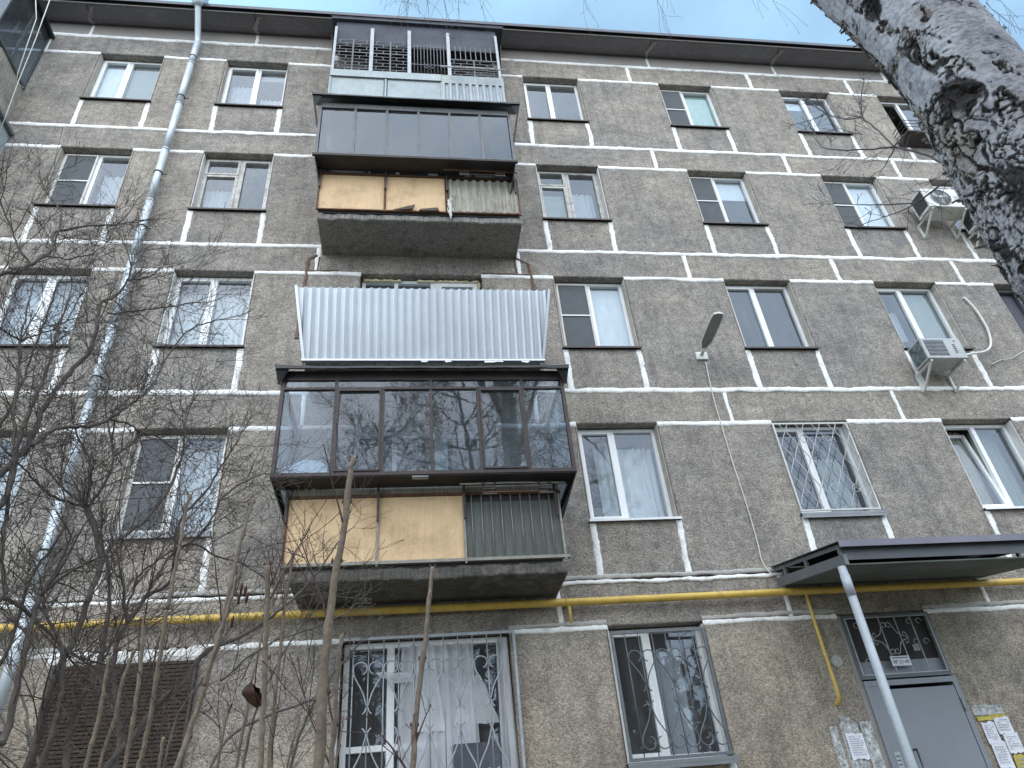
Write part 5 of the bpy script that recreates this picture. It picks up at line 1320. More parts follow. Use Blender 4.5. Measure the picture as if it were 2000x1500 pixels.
    me = bpy.data.meshes.new(name); me.vertices.add(len(co)); me.vertices.foreach_set('co', co.astype(np.float32).ravel())
    me.loops.add(q.size); me.loops.foreach_set('vertex_index', q.ravel()); me.polygons.add(len(q)); me.polygons.foreach_set('loop_start', np.arange(0, q.size, 4, dtype=np.int32))
    try: me.polygons.foreach_set('loop_total', np.full(len(q), 4, dtype=np.int32))
    except Exception: pass
    me.polygons.foreach_set('use_smooth', np.zeros(len(q), dtype=bool))
    me.update(calc_edges=True); me.validate()
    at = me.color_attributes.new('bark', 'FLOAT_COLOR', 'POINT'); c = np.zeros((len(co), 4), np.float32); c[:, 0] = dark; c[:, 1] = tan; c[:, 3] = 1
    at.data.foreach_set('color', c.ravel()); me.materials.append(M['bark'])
    o = bpy.data.objects.new(name, me); attach(o, birch); return o, co, th, z, rough, r
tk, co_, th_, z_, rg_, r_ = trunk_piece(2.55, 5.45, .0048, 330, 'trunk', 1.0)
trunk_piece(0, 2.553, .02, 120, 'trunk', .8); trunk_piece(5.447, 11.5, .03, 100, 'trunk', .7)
# curling flakes of bark standing off the trunk
r = random.Random(71); m = MB(); cand = np.where(rg_ > .6)[0]; rs = np.random.RandomState(3)
for q in rs.choice(cand, 420, replace=False):
    th, z, rr = float(th_[q]), float(z_[q]), float(r_[q]); w_ = r.uniform(.008, .024); l_ = r.uniform(.012, .038); lift = r.uniform(.004, .018); cu = r.uniform(.3, 1.3)
    t = (-math.sin(th), math.cos(th)); nrm = (math.cos(th), math.sin(th)); up = r.choice((1, 1, -1)); tw = r.uniform(-.4, .4); rows = []
    for j in range(4):
        v = j / 3; d = lift * v ** 1.6 * (1 + cu * v) - .002; row = []
        for i in range(4):
            u = i / 3 - .5; ww = w_ * (1 - .45 * v * abs(r.uniform(.4, 1.2)))
            a = u * ww + tw * v * l_; zz = z + up * v * l_ * (1 - .25 * cu * v) + r.uniform(-.002, .002)
            row.append((TX + nrm[0] * (rr + d) + t[0] * a, TY + nrm[1] * (rr + d) + t[1] * a, zz))
        rows.append(row)
    m.grid(rows, 0, True)
fl = m.build('bark_flakes', M['bark_flake'] if 'bark_flake' in M else material('bark_flake', (.34, .325, .325), .85, var=.75, vs=30, fine=.5, fs=80, bump=.5, bs=90), birch); fl['kind'] = 'stuff'

# ------------------------------------------------------------------ branches
def rvec(r): 
    while True:
        v = Vector((r.uniform(-1, 1), r.uniform(-1, 1), r.uniform(-1, 1)))
        if .05 < v.length < 1: return v.normalized()
def twig(m, r, p, d, ln, rad, lvl, up=.35, wig=.35, n=None, kids=(2, 4), ang=(.5, 1.0), bud=True, gravity=0.0, minr=.0009, side=5):
    n = n or max(4, int(ln / .05)); pts = [p.copy()]; d = d.normalized(); q = p.copy(); dirs = []
    for i in range(n):
        d = (d + rvec(r) * wig * .32 + Vector((0, 0, 1)) * up * .10 - Vector((0, 0, gravity))).normalized()
        q = q + d * (ln / n); pts.append(q.copy()); dirs.append(d.copy())
    rads = [max(minr, rad * (1 - .62 * i / n)) for i in range(n + 1)]
    if bud and lvl <= 1:
        rads[-1] = minr * 1.5
        if r.random() < .7:
            e = pts[-1] + dirs[-1] * .010; pts += [pts[-1] + dirs[-1] * .004, e]; rads = rads[:-1] + [minr * 1.3, minr * 2.1, .0004]
    m.tube(pts, rads, side if rad > .003 else 3 if rad < .0016 else 4, 0, False)
    if lvl > 0:
        k = r.randint(*kids)
        for _ in range(k):
            i = r.randint(max(1, n // 5), n - 1); dd = dirs[i]
            ax = dd.cross(rvec(r)).normalized(); a = r.uniform(*ang)
            nd = dd * math.cos(a) + ax * math.sin(a)
            twig(m, r, pts[i], nd, ln * r.uniform(.38, .72), rads[i] * .62, lvl - 1, up, wig * 1.1, None, kids, ang, bud, gravity, minr, side)
def resample(pts, thin=.76):
    P = smooth([(a, b, c) for a, b, c, _ in pts], 5); n = len(pts) - 1
    R_ = []
    for i in range(n):
        for j in range(5): R_.append(pts[i][3] + (pts[i + 1][3] - pts[i][3]) * j / 5)
    R_.append(pts[-1][3]); return P, [x * thin for x in R_]

def grow(thing_, limbs, mat, seed, dens=14.0, ln=(.18, .42), lvl=2, rad=.0032, up=.5, wig=.5, tipgrow=True, jitter=.006, skip=0.0, ang=(.5, 1.15), kids=(2, 4)):
    r = random.Random(seed); tw = MB()
    for li, pts in enumerate(limbs):
        P, R_ = resample(pts); m = MB(); P = [(a + r.uniform(-jitter, jitter) * .5, b + r.uniform(-jitter, jitter), c + r.uniform(-jitter, jitter) * .5) for a, b, c in P]
        m.tube(P, [x * r.uniform(.93, 1.08) for x in R_], 8); m.build('branch', M[mat], thing_)
        acc = 0
        for i in range(1, len(P)):
            a, b = Vector(P[i - 1]), Vector(P[i]); L_ = (b - a).length; d = (b - a).normalized(); acc += L_ * dens * (0 if i / len(P) < skip else 1)
            while acc > 0:
                acc -= r.uniform(.6, 1.4); t = r.random(); p = a.lerp(b, t); ax = d.cross(rvec(r)).normalized(); an = r.uniform(*ang)
                nd = d * math.cos(an) + ax * math.sin(an); k = .7 + .6 * r.random()
                twig(tw, r, p, nd, r.uniform(*ln) * k, min(rad * r.uniform(.6, 1.1), R_[i] * .7), lvl, up, wig, kids=kids)
        if tipgrow:
            d = (Vector(P[-1]) - Vector(P[-3])).normalized()
            for _ in range(3): twig(tw, r, Vector(P[-1]), (d + rvec(r) * .35).normalized(), r.uniform(*ln), R_[-1] * .8, lvl, up, wig, kids=kids)
    o = tw.build('twigs', M[mat if mat != 'stem_tan' else 'twig_grey'], thing_); o['kind'] = 'stuff'
    return o

# thin living branches leaving the birch
bl = [[(1.922,-6.800,3.580,0.0064),(2.004,-6.714,3.710,0.0058),(2.039,-6.629,3.885,0.0057),(2.033,-6.543,4.037,0.0054),(2.010,-6.457,4.138,0.0045),(1.958,-6.371,4.240,0.0041),(1.946,-6.286,4.375,0.0031),(2.029,-6.200,4.597,0.0026)],
      [(2.025,-6.550,4.027,0.0043),(2.081,-6.475,4.250,0.0046),(2.123,-6.400,4.454,0.0049)], [(2.123,-6.400,4.454,0.0039),(2.232,-6.350,4.681,0.0038),(2.380,-6.300,4.950,0.0030)], [(2.123,-6.400,4.454,0.0039),(2.136,-6.300,4.590,0.0038),(2.148,-6.200,4.777,0.0035),(2.197,-6.100,5.037,0.0028)],
      [(2.148,-6.200,4.777,0.0032),(2.167,-6.100,4.877,0.0028),(2.138,-6.000,4.966,0.0023)], [(2.022,-6.550,4.020,0.0032),(2.056,-6.467,4.055,0.0029),(2.087,-6.383,4.092,0.0023),(2.122,-6.300,4.169,0.0019)],
      [(1.898,-6.800,3.512,0.0054),(1.956,-6.700,3.608,0.0048),(1.955,-6.600,3.645,0.0044),(2.007,-6.500,3.735,0.0041),(1.923,-6.400,3.837,0.0032),(1.865,-6.300,3.955,0.0023)], [(1.865,-6.660,3.560,0.0033),(1.912,-6.540,3.647,0.0030),(1.931,-6.420,3.739,0.0025),(1.953,-6.300,3.834,0.0020)], [(2.074,-6.400,4.326,0.0028),(2.070,-6.350,4.410,0.0024),(2.081,-6.300,4.512,0.0020)]]
grow(birch, bl, 'birch_twig', 5, dens=9, ln=(.05, .16), lvl=1, rad=.0014, up=.1, wig=.6, tipgrow=True, jitter=.002)
# drooping twigs of the crown, hanging into the top of the picture
r = random.Random(17); tw = MB()
def droop(px_list, seed, nper, ln, spread=.06):
    r = random.Random(seed)
    for (x, y, z) in px_list:
        for _ in range(nper):
            p = Vector((x + r.uniform(-spread, spread), y + r.uniform(-.25, .25), z + .55 + r.uniform(-.1, .1)))
            L_ = .55 + r.uniform(*ln)
            twig(tw, r, p, Vector((r.uniform(-.2, .2), r.uniform(-.2, .2), -1)), L_, .0030, 1, 0, .38, kids=(2, 5), ang=(.3, .8), gravity=.10, minr=.0014)
droop([(-0.153,-4.600,8.737),(-0.055,-4.600,8.750),(0.044,-4.600,8.744),(0.168,-4.600,8.760),(0.363,-4.500,8.980),(0.414,-4.500,8.987),(0.508,-4.500,8.999),(0.693,-4.500,9.044)], 3, 2, (.0, .38))
droop([(2.531,-4.700,8.900),(2.632,-4.700,8.914),(3.484,-4.700,9.027),(3.566,-4.700,9.038),(3.865,-4.700,9.078),(4.016,-4.700,9.098),(4.199,-4.700,9.122)], 4, 1, (.02, .30), .03)
droop([(1.773,-4.700,8.839),(5.257,-5.400,7.931),(5.341,-5.400,7.942),(5.295,-5.500,7.697),(5.304,-5.500,7.525),(5.166,-5.500,7.259)], 5, 1, (.0, .14), .03)
o = tw.build('hanging_twigs', M['birch_twig'], birch); o['kind'] = 'stuff'
crown = []
r = random.Random(2)
def wp(p): return p
for tgt in ((-.3, -4.5, 9.9), (.2, -4.5, 10.2), (2.0, -4.7, 10.2), (3.4, -4.7, 9.8), (4.6, -5.4, 8.9), (4.2, -8.5, 11), (.4, -9.5, 11.5), (1.2, -7, 13.8)):
    z0 = r.uniform(7.4, 10.8); m = MB(); A = Vector((TX, TY, z0)); Bv = Vector(tgt); pts = []
    for i in range(9):
        t = i / 8; q = A.lerp(Bv, t); q.z += 1.3 * math.sin(t * math.pi) ; pts.append(tuple(q + rvec(r) * .04))
    m.tube(pts, [.06 * (1 - t / 9.5) + .006 for t in range(9)], 8); m.build('branch', M['tree_bark'], birch)

# ------------------------------------------------------------------ shrubs at the left
sh1 = empty('bare_shrub', (-1.9, -5.4, .2), 'tall bare leafless shrub with tangled dark twigs in front of the downpipe', 'shrub')
limbs1 = [
 [(-1.061,-5.900,1.929,0.0182),(-1.061,-5.875,2.061,0.0161),(-1.076,-5.850,2.192,0.0153),(-1.061,-5.825,2.323,0.0144),(-1.053,-5.800,2.461,0.0133),(-1.050,-5.775,2.596,0.0130),(-1.067,-5.750,2.656,0.0124),(-1.130,-5.725,2.778,0.0110),(-1.184,-5.700,2.870,0.0103)],
 [(-1.184,-5.700,2.870,0.0084),(-1.227,-5.750,2.865,0.0064),(-1.284,-5.800,2.878,0.0054),(-1.325,-5.850,2.918,0.0045),(-1.364,-5.900,2.952,0.0036)], [(-1.184,-5.700,2.870,0.0084),(-1.206,-5.675,2.997,0.0078),(-1.240,-5.650,3.091,0.0070),(-1.318,-5.625,3.211,0.0051),(-1.376,-5.600,3.309,0.0042)],
 [(-1.177,-5.700,2.869,0.0075),(-1.159,-5.660,2.984,0.0068),(-1.168,-5.620,3.120,0.0061),(-1.233,-5.580,3.273,0.0053),(-1.293,-5.540,3.423,0.0044),(-1.321,-5.500,3.586,0.0034)], [(-1.177,-5.600,3.131,0.0051),(-1.175,-5.500,3.238,0.0043),(-1.163,-5.400,3.393,0.0040),(-1.188,-5.300,3.552,0.0036)],
 [(-1.060,-5.750,2.628,0.0115),(-1.073,-5.681,2.723,0.0101),(-1.043,-5.612,2.807,0.0096),(-1.020,-5.544,2.894,0.0090),(-1.003,-5.475,3.013,0.0083),(-0.994,-5.406,3.169,0.0076),(-1.008,-5.338,3.338,0.0069),(-1.049,-5.269,3.514,0.0048),(-1.055,-5.200,3.706,0.0038)],
 [(-1.366,-6.000,2.784,0.0149),(-1.371,-5.945,2.876,0.0138),(-1.353,-5.891,2.988,0.0135),(-1.372,-5.836,3.083,0.0131),(-1.385,-5.782,3.303,0.0119),(-1.364,-5.727,3.475,0.0115),(-1.349,-5.673,3.637,0.0109),(-1.394,-5.618,3.845,0.0103),(-1.424,-5.564,3.975,0.0095),(-1.406,-5.509,4.059,0.0085),(-1.392,-5.455,4.212,0.0063),(-1.421,-5.400,4.384,0.0053)],
 [(-1.300,-5.950,2.983,0.0106),(-1.304,-5.891,3.056,0.0101),(-1.289,-5.832,3.124,0.0095),(-1.229,-5.773,3.169,0.0088),(-1.186,-5.714,3.235,0.0081),(-1.165,-5.655,3.322,0.0073),(-1.162,-5.595,3.393,0.0064),(-1.137,-5.536,3.491,0.0061),(-1.140,-5.477,3.590,0.0057),(-1.132,-5.418,3.791,0.0054),(-1.075,-5.359,3.989,0.0051),(-0.993,-5.300,4.089,0.0039)],
 [(-1.192,-5.700,3.244,0.0061),(-1.144,-5.625,3.271,0.0052),(-1.117,-5.550,3.275,0.0048),(-1.094,-5.475,3.307,0.0044),(-1.050,-5.400,3.299,0.0034)],
 [(-1.364,-5.600,3.879,0.0058),(-1.349,-5.500,3.971,0.0060),(-1.283,-5.400,4.078,0.0050),(-1.196,-5.300,4.189,0.0046),(-1.136,-5.200,4.303,0.0041)], [(-1.419,-5.400,4.263,0.0052),(-1.348,-5.350,4.343,0.0040),(-1.308,-5.300,4.466,0.0034)],
 [(-0.861,-5.700,1.937,0.0123),(-0.918,-5.642,2.017,0.0119),(-0.937,-5.583,2.100,0.0116),(-1.007,-5.525,2.258,0.0114),(-1.060,-5.467,2.420,0.0110),(-1.058,-5.408,2.525,0.0105),(-1.036,-5.350,2.637,0.0100),(-0.972,-5.292,2.736,0.0093),(-0.998,-5.233,2.941,0.0088),(-1.008,-5.175,3.063,0.0068),(-0.951,-5.117,3.216,0.0059),(-0.899,-5.058,3.410,0.0050),(-0.860,-5.000,3.589,0.0039)],
 [(-0.987,-5.600,2.464,0.0081),(-1.016,-5.600,2.552,0.0073),(-1.033,-5.600,2.609,0.0055),(-1.063,-5.600,2.687,0.0047)], [(-0.983,-5.500,2.584,0.0066),(-0.952,-5.417,2.775,0.0061),(-0.876,-5.333,2.905,0.0064),(-0.853,-5.250,3.048,0.0056),(-0.859,-5.167,3.150,0.0058),(-0.805,-5.083,3.270,0.0049),(-0.723,-5.000,3.367,0.0038)],
 [(-0.898,-5.800,1.929,0.0147),(-0.900,-5.736,2.003,0.0138),(-0.869,-5.673,2.086,0.0129),(-0.825,-5.609,2.200,0.0119),(-0.780,-5.545,2.275,0.0115),(-0.745,-5.482,2.383,0.0111),(-0.675,-5.418,2.439,0.0096),(-0.584,-5.355,2.518,0.0090),(-0.508,-5.291,2.608,0.0083),(-0.445,-5.227,2.706,0.0065),(-0.369,-5.164,2.853,0.0045),(-0.326,-5.100,2.974,0.0035)],
 [(-1.042,-5.600,2.342,0.0061),(-1.027,-5.543,2.497,0.0055),(-1.026,-5.486,2.669,0.0058),(-1.002,-5.429,2.751,0.0050),(-0.900,-5.371,2.856,0.0052),(-0.807,-5.314,2.821,0.0042),(-0.714,-5.257,2.806,0.0032),(-0.614,-5.200,2.757,0.0033)],
]
grow(sh1, limbs1, 'twig', 11, dens=21, ln=(.14, .38), lvl=2, rad=.0024, up=.55, wig=.62)
sh2 = empty('bare_shrub', (-3.0, -5.6, .2), 'bare shrub at the far left edge with dark arching branches', 'shrub')
limbs2 = [
 [(-1.185,-6.100,2.290,0.0127),(-1.182,-6.062,2.403,0.0111),(-1.190,-6.025,2.424,0.0098),(-1.258,-5.987,2.577,0.0087),(-1.309,-5.950,2.734,0.0083),(-1.361,-5.912,2.945,0.0080),(-1.447,-5.875,3.192,0.0075),(-1.504,-5.837,3.395,0.0069),(-1.560,-5.800,3.560,0.0062)],
 [(-1.560,-5.800,3.560,0.0051),(-1.585,-5.850,3.562,0.0051),(-1.609,-5.900,3.557,0.0050)], [(-1.560,-5.800,3.560,0.0051),(-1.556,-5.750,3.621,0.0053),(-1.535,-5.700,3.689,0.0043),(-1.499,-5.650,3.791,0.0034),(-1.510,-5.600,3.944,0.0029)],
 [(-1.763,-5.900,3.758,0.0124),(-1.736,-5.829,3.882,0.0119),(-1.687,-5.757,3.997,0.0112),(-1.672,-5.686,4.143,0.0106),(-1.692,-5.614,4.285,0.0098),(-1.755,-5.543,4.446,0.0089),(-1.669,-5.471,4.570,0.0066),(-1.552,-5.400,4.671,0.0055)],
 [(-1.701,-5.600,4.300,0.0061),(-1.728,-5.567,4.476,0.0064),(-1.775,-5.533,4.623,0.0052),(-1.878,-5.500,4.755,0.0040)], [(-1.700,-5.700,4.074,0.0069),(-1.787,-5.700,4.194,0.0059),(-1.878,-5.700,4.361,0.0048),(-1.969,-5.700,4.518,0.0049)], [(-1.715,-5.600,4.231,0.0049),(-1.638,-5.533,4.282,0.0044),(-1.571,-5.467,4.404,0.0039),(-1.563,-5.400,4.547,0.0034)],
 [(-1.253,-6.000,2.459,0.0092),(-1.212,-5.975,2.434,0.0085),(-1.158,-5.950,2.401,0.0077),(-1.088,-5.925,2.344,0.0070),(-1.061,-5.900,2.311,0.0062)],
 [(-1.339,-6.000,2.694,0.0113),(-1.318,-5.967,2.753,0.0108),(-1.338,-5.933,2.876,0.0104),(-1.377,-5.900,3.035,0.0099),(-1.393,-5.867,3.153,0.0094),(-1.406,-5.833,3.289,0.0088),(-1.423,-5.800,3.452,0.0081),(-1.447,-5.767,3.603,0.0063),(-1.473,-5.733,3.798,0.0044),(-1.497,-5.700,3.947,0.0034)],
 [(-1.072,-6.100,2.001,0.0131),(-1.053,-6.080,2.027,0.0133),(-1.064,-6.060,2.126,0.0124),(-1.086,-6.040,2.274,0.0116),(-1.099,-6.020,2.382,0.0105),(-1.104,-6.000,2.435,0.0100)],
 [(-0.942,-5.900,1.921,0.0126),(-0.979,-5.867,2.017,0.0117),(-0.994,-5.833,2.147,0.0115),(-0.980,-5.800,2.257,0.0104),(-0.988,-5.767,2.377,0.0100),(-1.019,-5.733,2.542,0.0078),(-1.078,-5.700,2.686,0.0063)],
 [(-1.013,-5.950,1.921,0.0123),(-1.001,-5.942,2.008,0.0113),(-1.002,-5.933,2.101,0.0102),(-1.016,-5.925,2.200,0.0090),(-1.048,-5.917,2.303,0.0077),(-1.118,-5.908,2.404,0.0055),(-1.146,-5.900,2.473,0.0048)],
 [(-1.491,-5.900,2.995,0.0080),(-1.493,-5.840,3.137,0.0075),(-1.504,-5.780,3.338,0.0070),(-1.544,-5.720,3.533,0.0052),(-1.577,-5.660,3.831,0.0045),(-1.620,-5.600,4.037,0.0035)], [(-1.238,-5.900,2.218,0.0075),(-1.214,-5.880,2.295,0.0069),(-1.218,-5.860,2.540,0.0066),(-1.182,-5.840,2.669,0.0060),(-1.182,-5.820,2.772,0.0044),(-1.244,-5.800,2.922,0.0037)],
]
grow(sh2, limbs2, 'twig', 23, dens=18, ln=(.14, .38), lvl=2, rad=.0024, up=.5, wig=.62)

# pruned straight stems in the foreground
cs = empty('pruned_shrub', (-.8, -6.7, .1), 'clump of straight light brown pruned stems with buds in the foreground', 'shrub')
stems = [
 [(-0.161,-6.900,1.730,0.0120),(-0.159,-6.879,1.792,0.0117),(-0.162,-6.857,1.937,0.0108),(-0.161,-6.836,2.041,0.0099),(-0.156,-6.814,2.157,0.0089),(-0.146,-6.793,2.267,0.0083),(-0.141,-6.771,2.410,0.0082),(-0.137,-6.750,2.459,0.0079)],
 [(-0.143,-6.850,1.733,0.0060),(-0.143,-6.837,1.796,0.0058),(-0.141,-6.825,1.881,0.0056),(-0.141,-6.812,1.984,0.0049),(-0.138,-6.800,2.036,0.0040)],
 [(-0.006,-6.800,1.727,0.0077),(-0.001,-6.780,1.794,0.0071),(0.006,-6.760,1.884,0.0064),(0.020,-6.740,1.994,0.0063),(0.034,-6.720,2.104,0.0055),(0.045,-6.700,2.205,0.0052)],
 [(-0.275,-6.750,1.751,0.0069),(-0.280,-6.740,1.818,0.0066),(-0.287,-6.730,1.908,0.0064),(-0.295,-6.720,2.016,0.0062),(-0.304,-6.710,2.112,0.0065),(-0.316,-6.700,2.223,0.0068)],
 [(-0.282,-6.600,1.764,0.0045),(-0.285,-6.600,1.836,0.0046),(-0.289,-6.600,1.952,0.0043),(-0.289,-6.600,2.057,0.0045),(-0.286,-6.600,2.193,0.0041),(-0.279,-6.600,2.295,0.0037)],
 [(-0.445,-6.700,1.768,0.0075),(-0.446,-6.675,1.838,0.0073),(-0.440,-6.650,1.904,0.0071),(-0.430,-6.625,1.996,0.0069),(-0.424,-6.600,2.097,0.0067),(-0.423,-6.575,2.172,0.0064),(-0.421,-6.550,2.292,0.0055),(-0.416,-6.525,2.409,0.0052),(-0.411,-6.500,2.487,0.0040)],
 [(-0.426,-6.650,1.990,0.0047),(-0.417,-6.638,2.064,0.0049),(-0.411,-6.625,2.128,0.0051),(-0.405,-6.612,2.189,0.0046),(-0.398,-6.600,2.244,0.0047)],
 [(-0.574,-6.500,2.204,0.0060),(-0.578,-6.487,2.296,0.0056),(-0.581,-6.475,2.381,0.0052),(-0.587,-6.463,2.472,0.0053),(-0.586,-6.450,2.527,0.0055)],
 [(-0.569,-6.500,1.794,0.0063),(-0.572,-6.500,1.869,0.0065),(-0.567,-6.500,1.907,0.0065),(-0.570,-6.500,2.053,0.0063),(-0.573,-6.500,2.144,0.0059),(-0.576,-6.500,2.201,0.0054)],
 [(-0.625,-6.400,1.806,0.0061),(-0.633,-6.400,1.901,0.0057),(-0.636,-6.400,2.002,0.0059),(-0.641,-6.400,2.081,0.0055),(-0.651,-6.400,2.177,0.0050),(-0.658,-6.400,2.227,0.0044)],
 [(-0.752,-6.300,1.824,0.0069),(-0.753,-6.300,1.913,0.0065),(-0.751,-6.300,1.972,0.0061),(-0.748,-6.300,2.028,0.0062),(-0.753,-6.300,2.099,0.0057),(-0.753,-6.300,2.159,0.0052)],
 [(-0.304,-6.500,1.774,0.0037),(-0.307,-6.500,1.865,0.0038),(-0.309,-6.500,1.952,0.0040),(-0.306,-6.500,1.965,0.0046)], [(-0.414,-6.500,1.782,0.0042),(-0.412,-6.500,1.872,0.0038),(-0.409,-6.500,1.927,0.0033),(-0.404,-6.500,1.979,0.0045)],
 [(-0.287,-6.400,1.782,0.0034),(-0.283,-6.400,1.868,0.0029),(-0.273,-6.400,1.925,0.0030),(-0.264,-6.400,1.963,0.0018)], [(-0.158,-6.600,1.755,0.0035),(-0.157,-6.600,1.828,0.0031),(-0.150,-6.600,1.874,0.0027),(-0.146,-6.600,1.921,0.0022)],
 [(-0.380,-6.450,1.784,0.0049),(-0.384,-6.442,1.863,0.0045),(-0.380,-6.433,1.958,0.0041),(-0.378,-6.425,2.037,0.0036),(-0.367,-6.417,2.158,0.0031),(-0.354,-6.408,2.236,0.0032),(-0.348,-6.400,2.319,0.0027)],
 [(-0.755,-6.200,1.833,0.0061),(-0.757,-6.200,1.942,0.0057),(-0.747,-6.200,2.035,0.0058),(-0.747,-6.200,2.121,0.0053),(-0.735,-6.200,2.199,0.0048)], [(-0.586,-6.300,1.812,0.0058),(-0.590,-6.300,1.906,0.0048),(-0.593,-6.300,1.962,0.0043)],
]
r = random.Random(61); bd = MB()
for pts in stems:
    P, R_ = resample(pts, .80); n = len(P); nod = set(range(3, n, 6)); 
    R2 = [x * (1.22 if i in nod else r.uniform(.95, 1.05)) * (1.25 if i >= n - 2 else 1) for i, x in enumerate(R_)]
    P = [(a + r.uniform(-.0015, .0015), b, c) for a, b, c in P]
    m = MB(); m.tube(P, R2, 10); m.build('stem', M['stem_tan'], cs)
    for i in list(nod) + [n - 1, n - 1]:
        for s in (-1, 1):
            if r.random() < .55 or i == n - 1:
                q = P[i]; rr = R_[i]; a = r.uniform(0, math.tau)
                bd.tube([(q[0] + s * rr * .6, q[1] + .2 * rr * math.sin(a), q[2]), (q[0] + s * rr * 1.35, q[1], q[2] + rr * .9), (q[0] + s * rr * 1.3, q[1], q[2] + rr * 2.1)], [rr * .45, rr * .5, rr * .08], 6)
    if r.random() < .75:
        # small side shoots
        for _ in range(r.randint(1, 3)):
            i = r.randint(2, n - 4); twig(bd, r, Vector(P[i]), Vector((r.uniform(-.6, .6), r.uniform(-.3, .3), 1)), r.uniform(.08, .22), min(R_[i] * .4, .0022), 1, .4, .5)
bd.build('buds', M['bud'], cs)['kind'] = 'stuff'
q = [(-0.331,-6.620,2.067),(-0.331,-6.620,2.022),(-0.330,-6.620,1.986)]
m = MB(); m.tube(q, .0012, 4)
c_ = q[-1]; r = random.Random(5); rows = []
for j in range(9):
    v = j / 8; row = []
    for i in range(8):
        a = i / 7 * 4.4 + .6; rad_ = .020 * math.sin(v * math.pi) ** .6 * r.uniform(.75, 1.2) + .002
        row.append((c_[0] + .012 * (v - .5) * 1.5 + rad_ * math.cos(a), c_[1] + rad_ * math.sin(a), c_[2] + .012 - .05 * v + r.uniform(-.003, .003)))
    rows.append(row)
m.grid(rows, 0, True)
m.build('dry_leaf', M['dry_leaf'], cs)
# hanging seed keys
q = [(-0.524,-6.000,2.427),(-0.528,-6.000,2.395),(-0.512,-6.000,2.418),(-0.504,-6.000,2.397),(-0.554,-6.000,2.357),(-0.538,-6.000,2.325)]
for i, c_ in enumerate(q):
    m = MB(); m.tube([(c_[0], c_[1], c_[2] + .02), (c_[0] - .002, c_[1], c_[2] + .008), (c_[0] - .003, c_[1], c_[2] - .016)], [.001, .0055, .003], 6); m.build('seed_pod', M['dry_leaf'], sh1)
# light low growth in front of the wall, bottom left
sh3 = empty('bare_shrub', (-1.2, -4.4, .4), 'low thicket of fine grey twigs between the pruned stems and the wall', 'shrub')
limbs3 = [[(-0.736,-4.600,2.006,0.0088),(-0.742,-4.575,2.189,0.0080),(-0.722,-4.550,2.363,0.0071),(-0.654,-4.525,2.572,0.0062),(-0.553,-4.500,2.771,0.0052)], [(-0.543,-4.600,1.992,0.0089),(-0.533,-4.550,2.179,0.0081),(-0.494,-4.500,2.337,0.0072),(-0.415,-4.450,2.504,0.0063),(-0.277,-4.400,2.683,0.0053)],
 [(-0.867,-4.800,1.997,0.0093),(-0.836,-4.725,2.154,0.0087),(-0.781,-4.650,2.263,0.0080),(-0.669,-4.575,2.333,0.0071),(-0.500,-4.500,2.405,0.0061)], [(-0.793,-5.000,2.400,0.0053),(-0.648,-4.867,2.574,0.0057),(-0.493,-4.733,2.674,0.0048),(-0.319,-4.600,2.793,0.0038)],
 [(-1.035,-4.800,2.009,0.0082),(-1.024,-4.750,2.202,0.0076),(-1.021,-4.700,2.353,0.0068),(-0.948,-4.650,2.511,0.0059),(-0.912,-4.600,2.661,0.0049)], [(-1.090,-5.200,1.974,0.0073),(-1.101,-5.133,2.167,0.0067),(-1.171,-5.067,2.310,0.0060),(-1.306,-5.000,2.469,0.0053)], [(-1.262,-5.200,1.987,0.0072),(-1.409,-5.133,2.187,0.0067),(-1.493,-5.067,2.330,0.0060),(-1.621,-5.000,2.486,0.0052)]]
grow(sh3, limbs3, 'twig_grey', 37, dens=11, ln=(.12, .32), lvl=2, rad=.0024, up=.4, wig=.7)

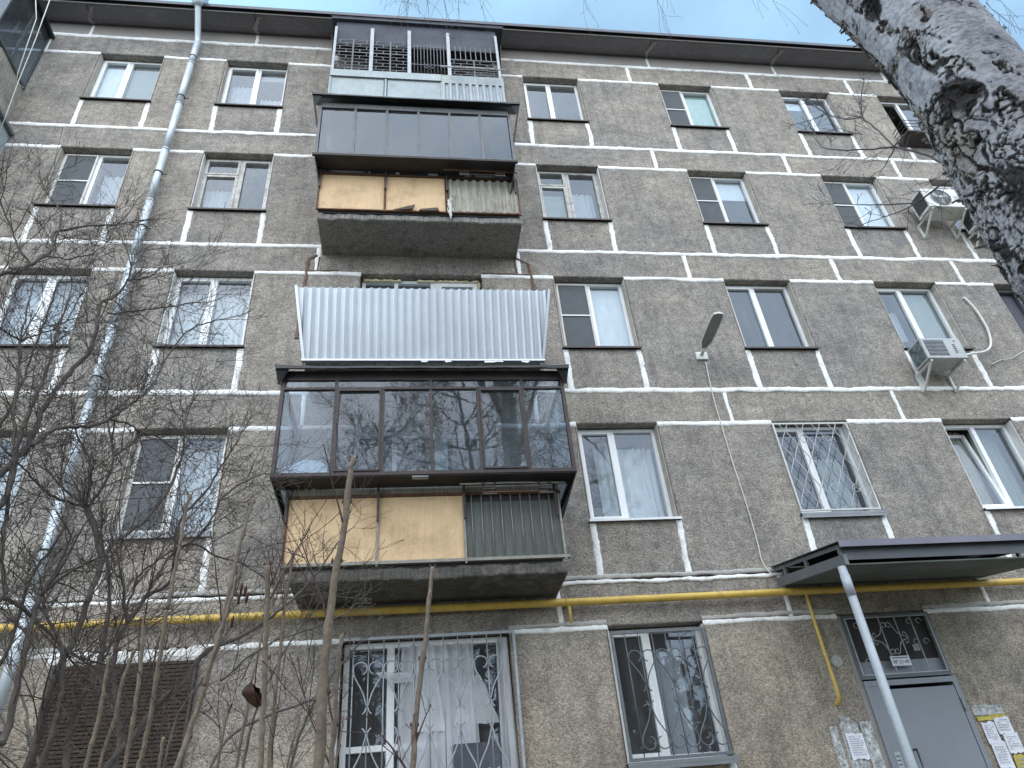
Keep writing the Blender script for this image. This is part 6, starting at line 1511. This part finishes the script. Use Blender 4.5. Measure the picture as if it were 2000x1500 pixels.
# ------------------------------------------------------------------ bare trees behind the viewer, seen mirrored in the glass
def bare_tree(x, y, h, seed, label, thick=.17):
    r = random.Random(seed); t = empty('bare_tree', (x, y, 0), label, 'tree', 'trees mirrored in the balcony glass')
    m = MB(); n = 16; pts = [Vector((x + .25 * math.sin(i * .5 + seed) * i / n, y + .2 * math.cos(i * .6) * i / n, h * i / n)) for i in range(n + 1)]
    m.tube(pts, [thick * (1 - .85 * i / n) for i in range(n + 1)], 10); m.build('trunk', M['tree_bark'], t)
    cr = MB()
    for i in range(46):
        k = r.uniform(.28, 1.0); j = min(n - 1, int(k * n)); p = pts[j]; a = r.uniform(0, math.tau)
        d = Vector((math.cos(a), math.sin(a), r.uniform(.15, .9)))
        twig(cr, r, p, d, h * .26 * (1.25 - .7 * k) * r.uniform(.7, 1.2), thick * .32 * (1.1 - .7 * k), 3, .25, .42, n=9, kids=(3, 5), ang=(.4, 1.0), bud=False, gravity=.02, minr=.006, side=4)
    o = cr.build('crown', M['tree_bark'], t); o['kind'] = 'stuff'
bare_tree(1.9, -13.0, 15.5, 3, 'bare tree mirrored in the right half of the lower glazed balcony', .2)
bare_tree(-1.2, -14.0, 14.5, 8, 'bare twiggy tree mirrored in the middle of the lower glazed balcony', .16)
bare_tree(5.5, -15.0, 15.0, 13, 'bare tree mirrored in the windows to the right of the lamp', .18)

def dense_tree(x, y, h, w_, seed, label):
    r = random.Random(seed); t = empty('dense_tree', (x, y, 0), label, 'tree', 'dark trees mirrored in the lower windows')
    m = MB(); m.tube([(x, y, 0), (x, y, h * .9)], [.16, .03], 8); m.build('trunk', M['tree_bark'], t)
    c = MB()
    for i in range(3600):
        k = r.random() ** .8; z = 1.2 + (h - 1.2) * k; rr = w_ * (1 - k) ** .7 * r.uniform(.35, 1.05) * (1 + .25 * math.sin(z * 5 + seed)); a = r.uniform(0, math.tau)
        p = Vector((x + rr * math.cos(a), y + rr * math.sin(a), z - .25 * rr)); s_ = r.uniform(.12, .34); u = rvec(r) * s_; v = rvec(r) * s_ * .6
        c.add([tuple(p - u), tuple(p + v), tuple(p + u), tuple(p - v)], [(0, 1, 2, 3)])
    o = c.build('crown', M['needles'], t); o['kind'] = 'stuff'
material('needles', (.028, .034, .024), .9, var=.4, vs=3)
for i, (x, y, h) in enumerate(((-6.5, -19, 11), (-2.6, -20, 10), (1.0, -18.5, 11.5), (4.4, -19.5, 12), (8.2, -18, 12.5), (12.0, -19, 12), (16, -20, 12.5))):
    dense_tree(x, y, h, 2.3, 40 + i, 'dark dense tree behind the viewer, seen only mirrored in the lower windows')
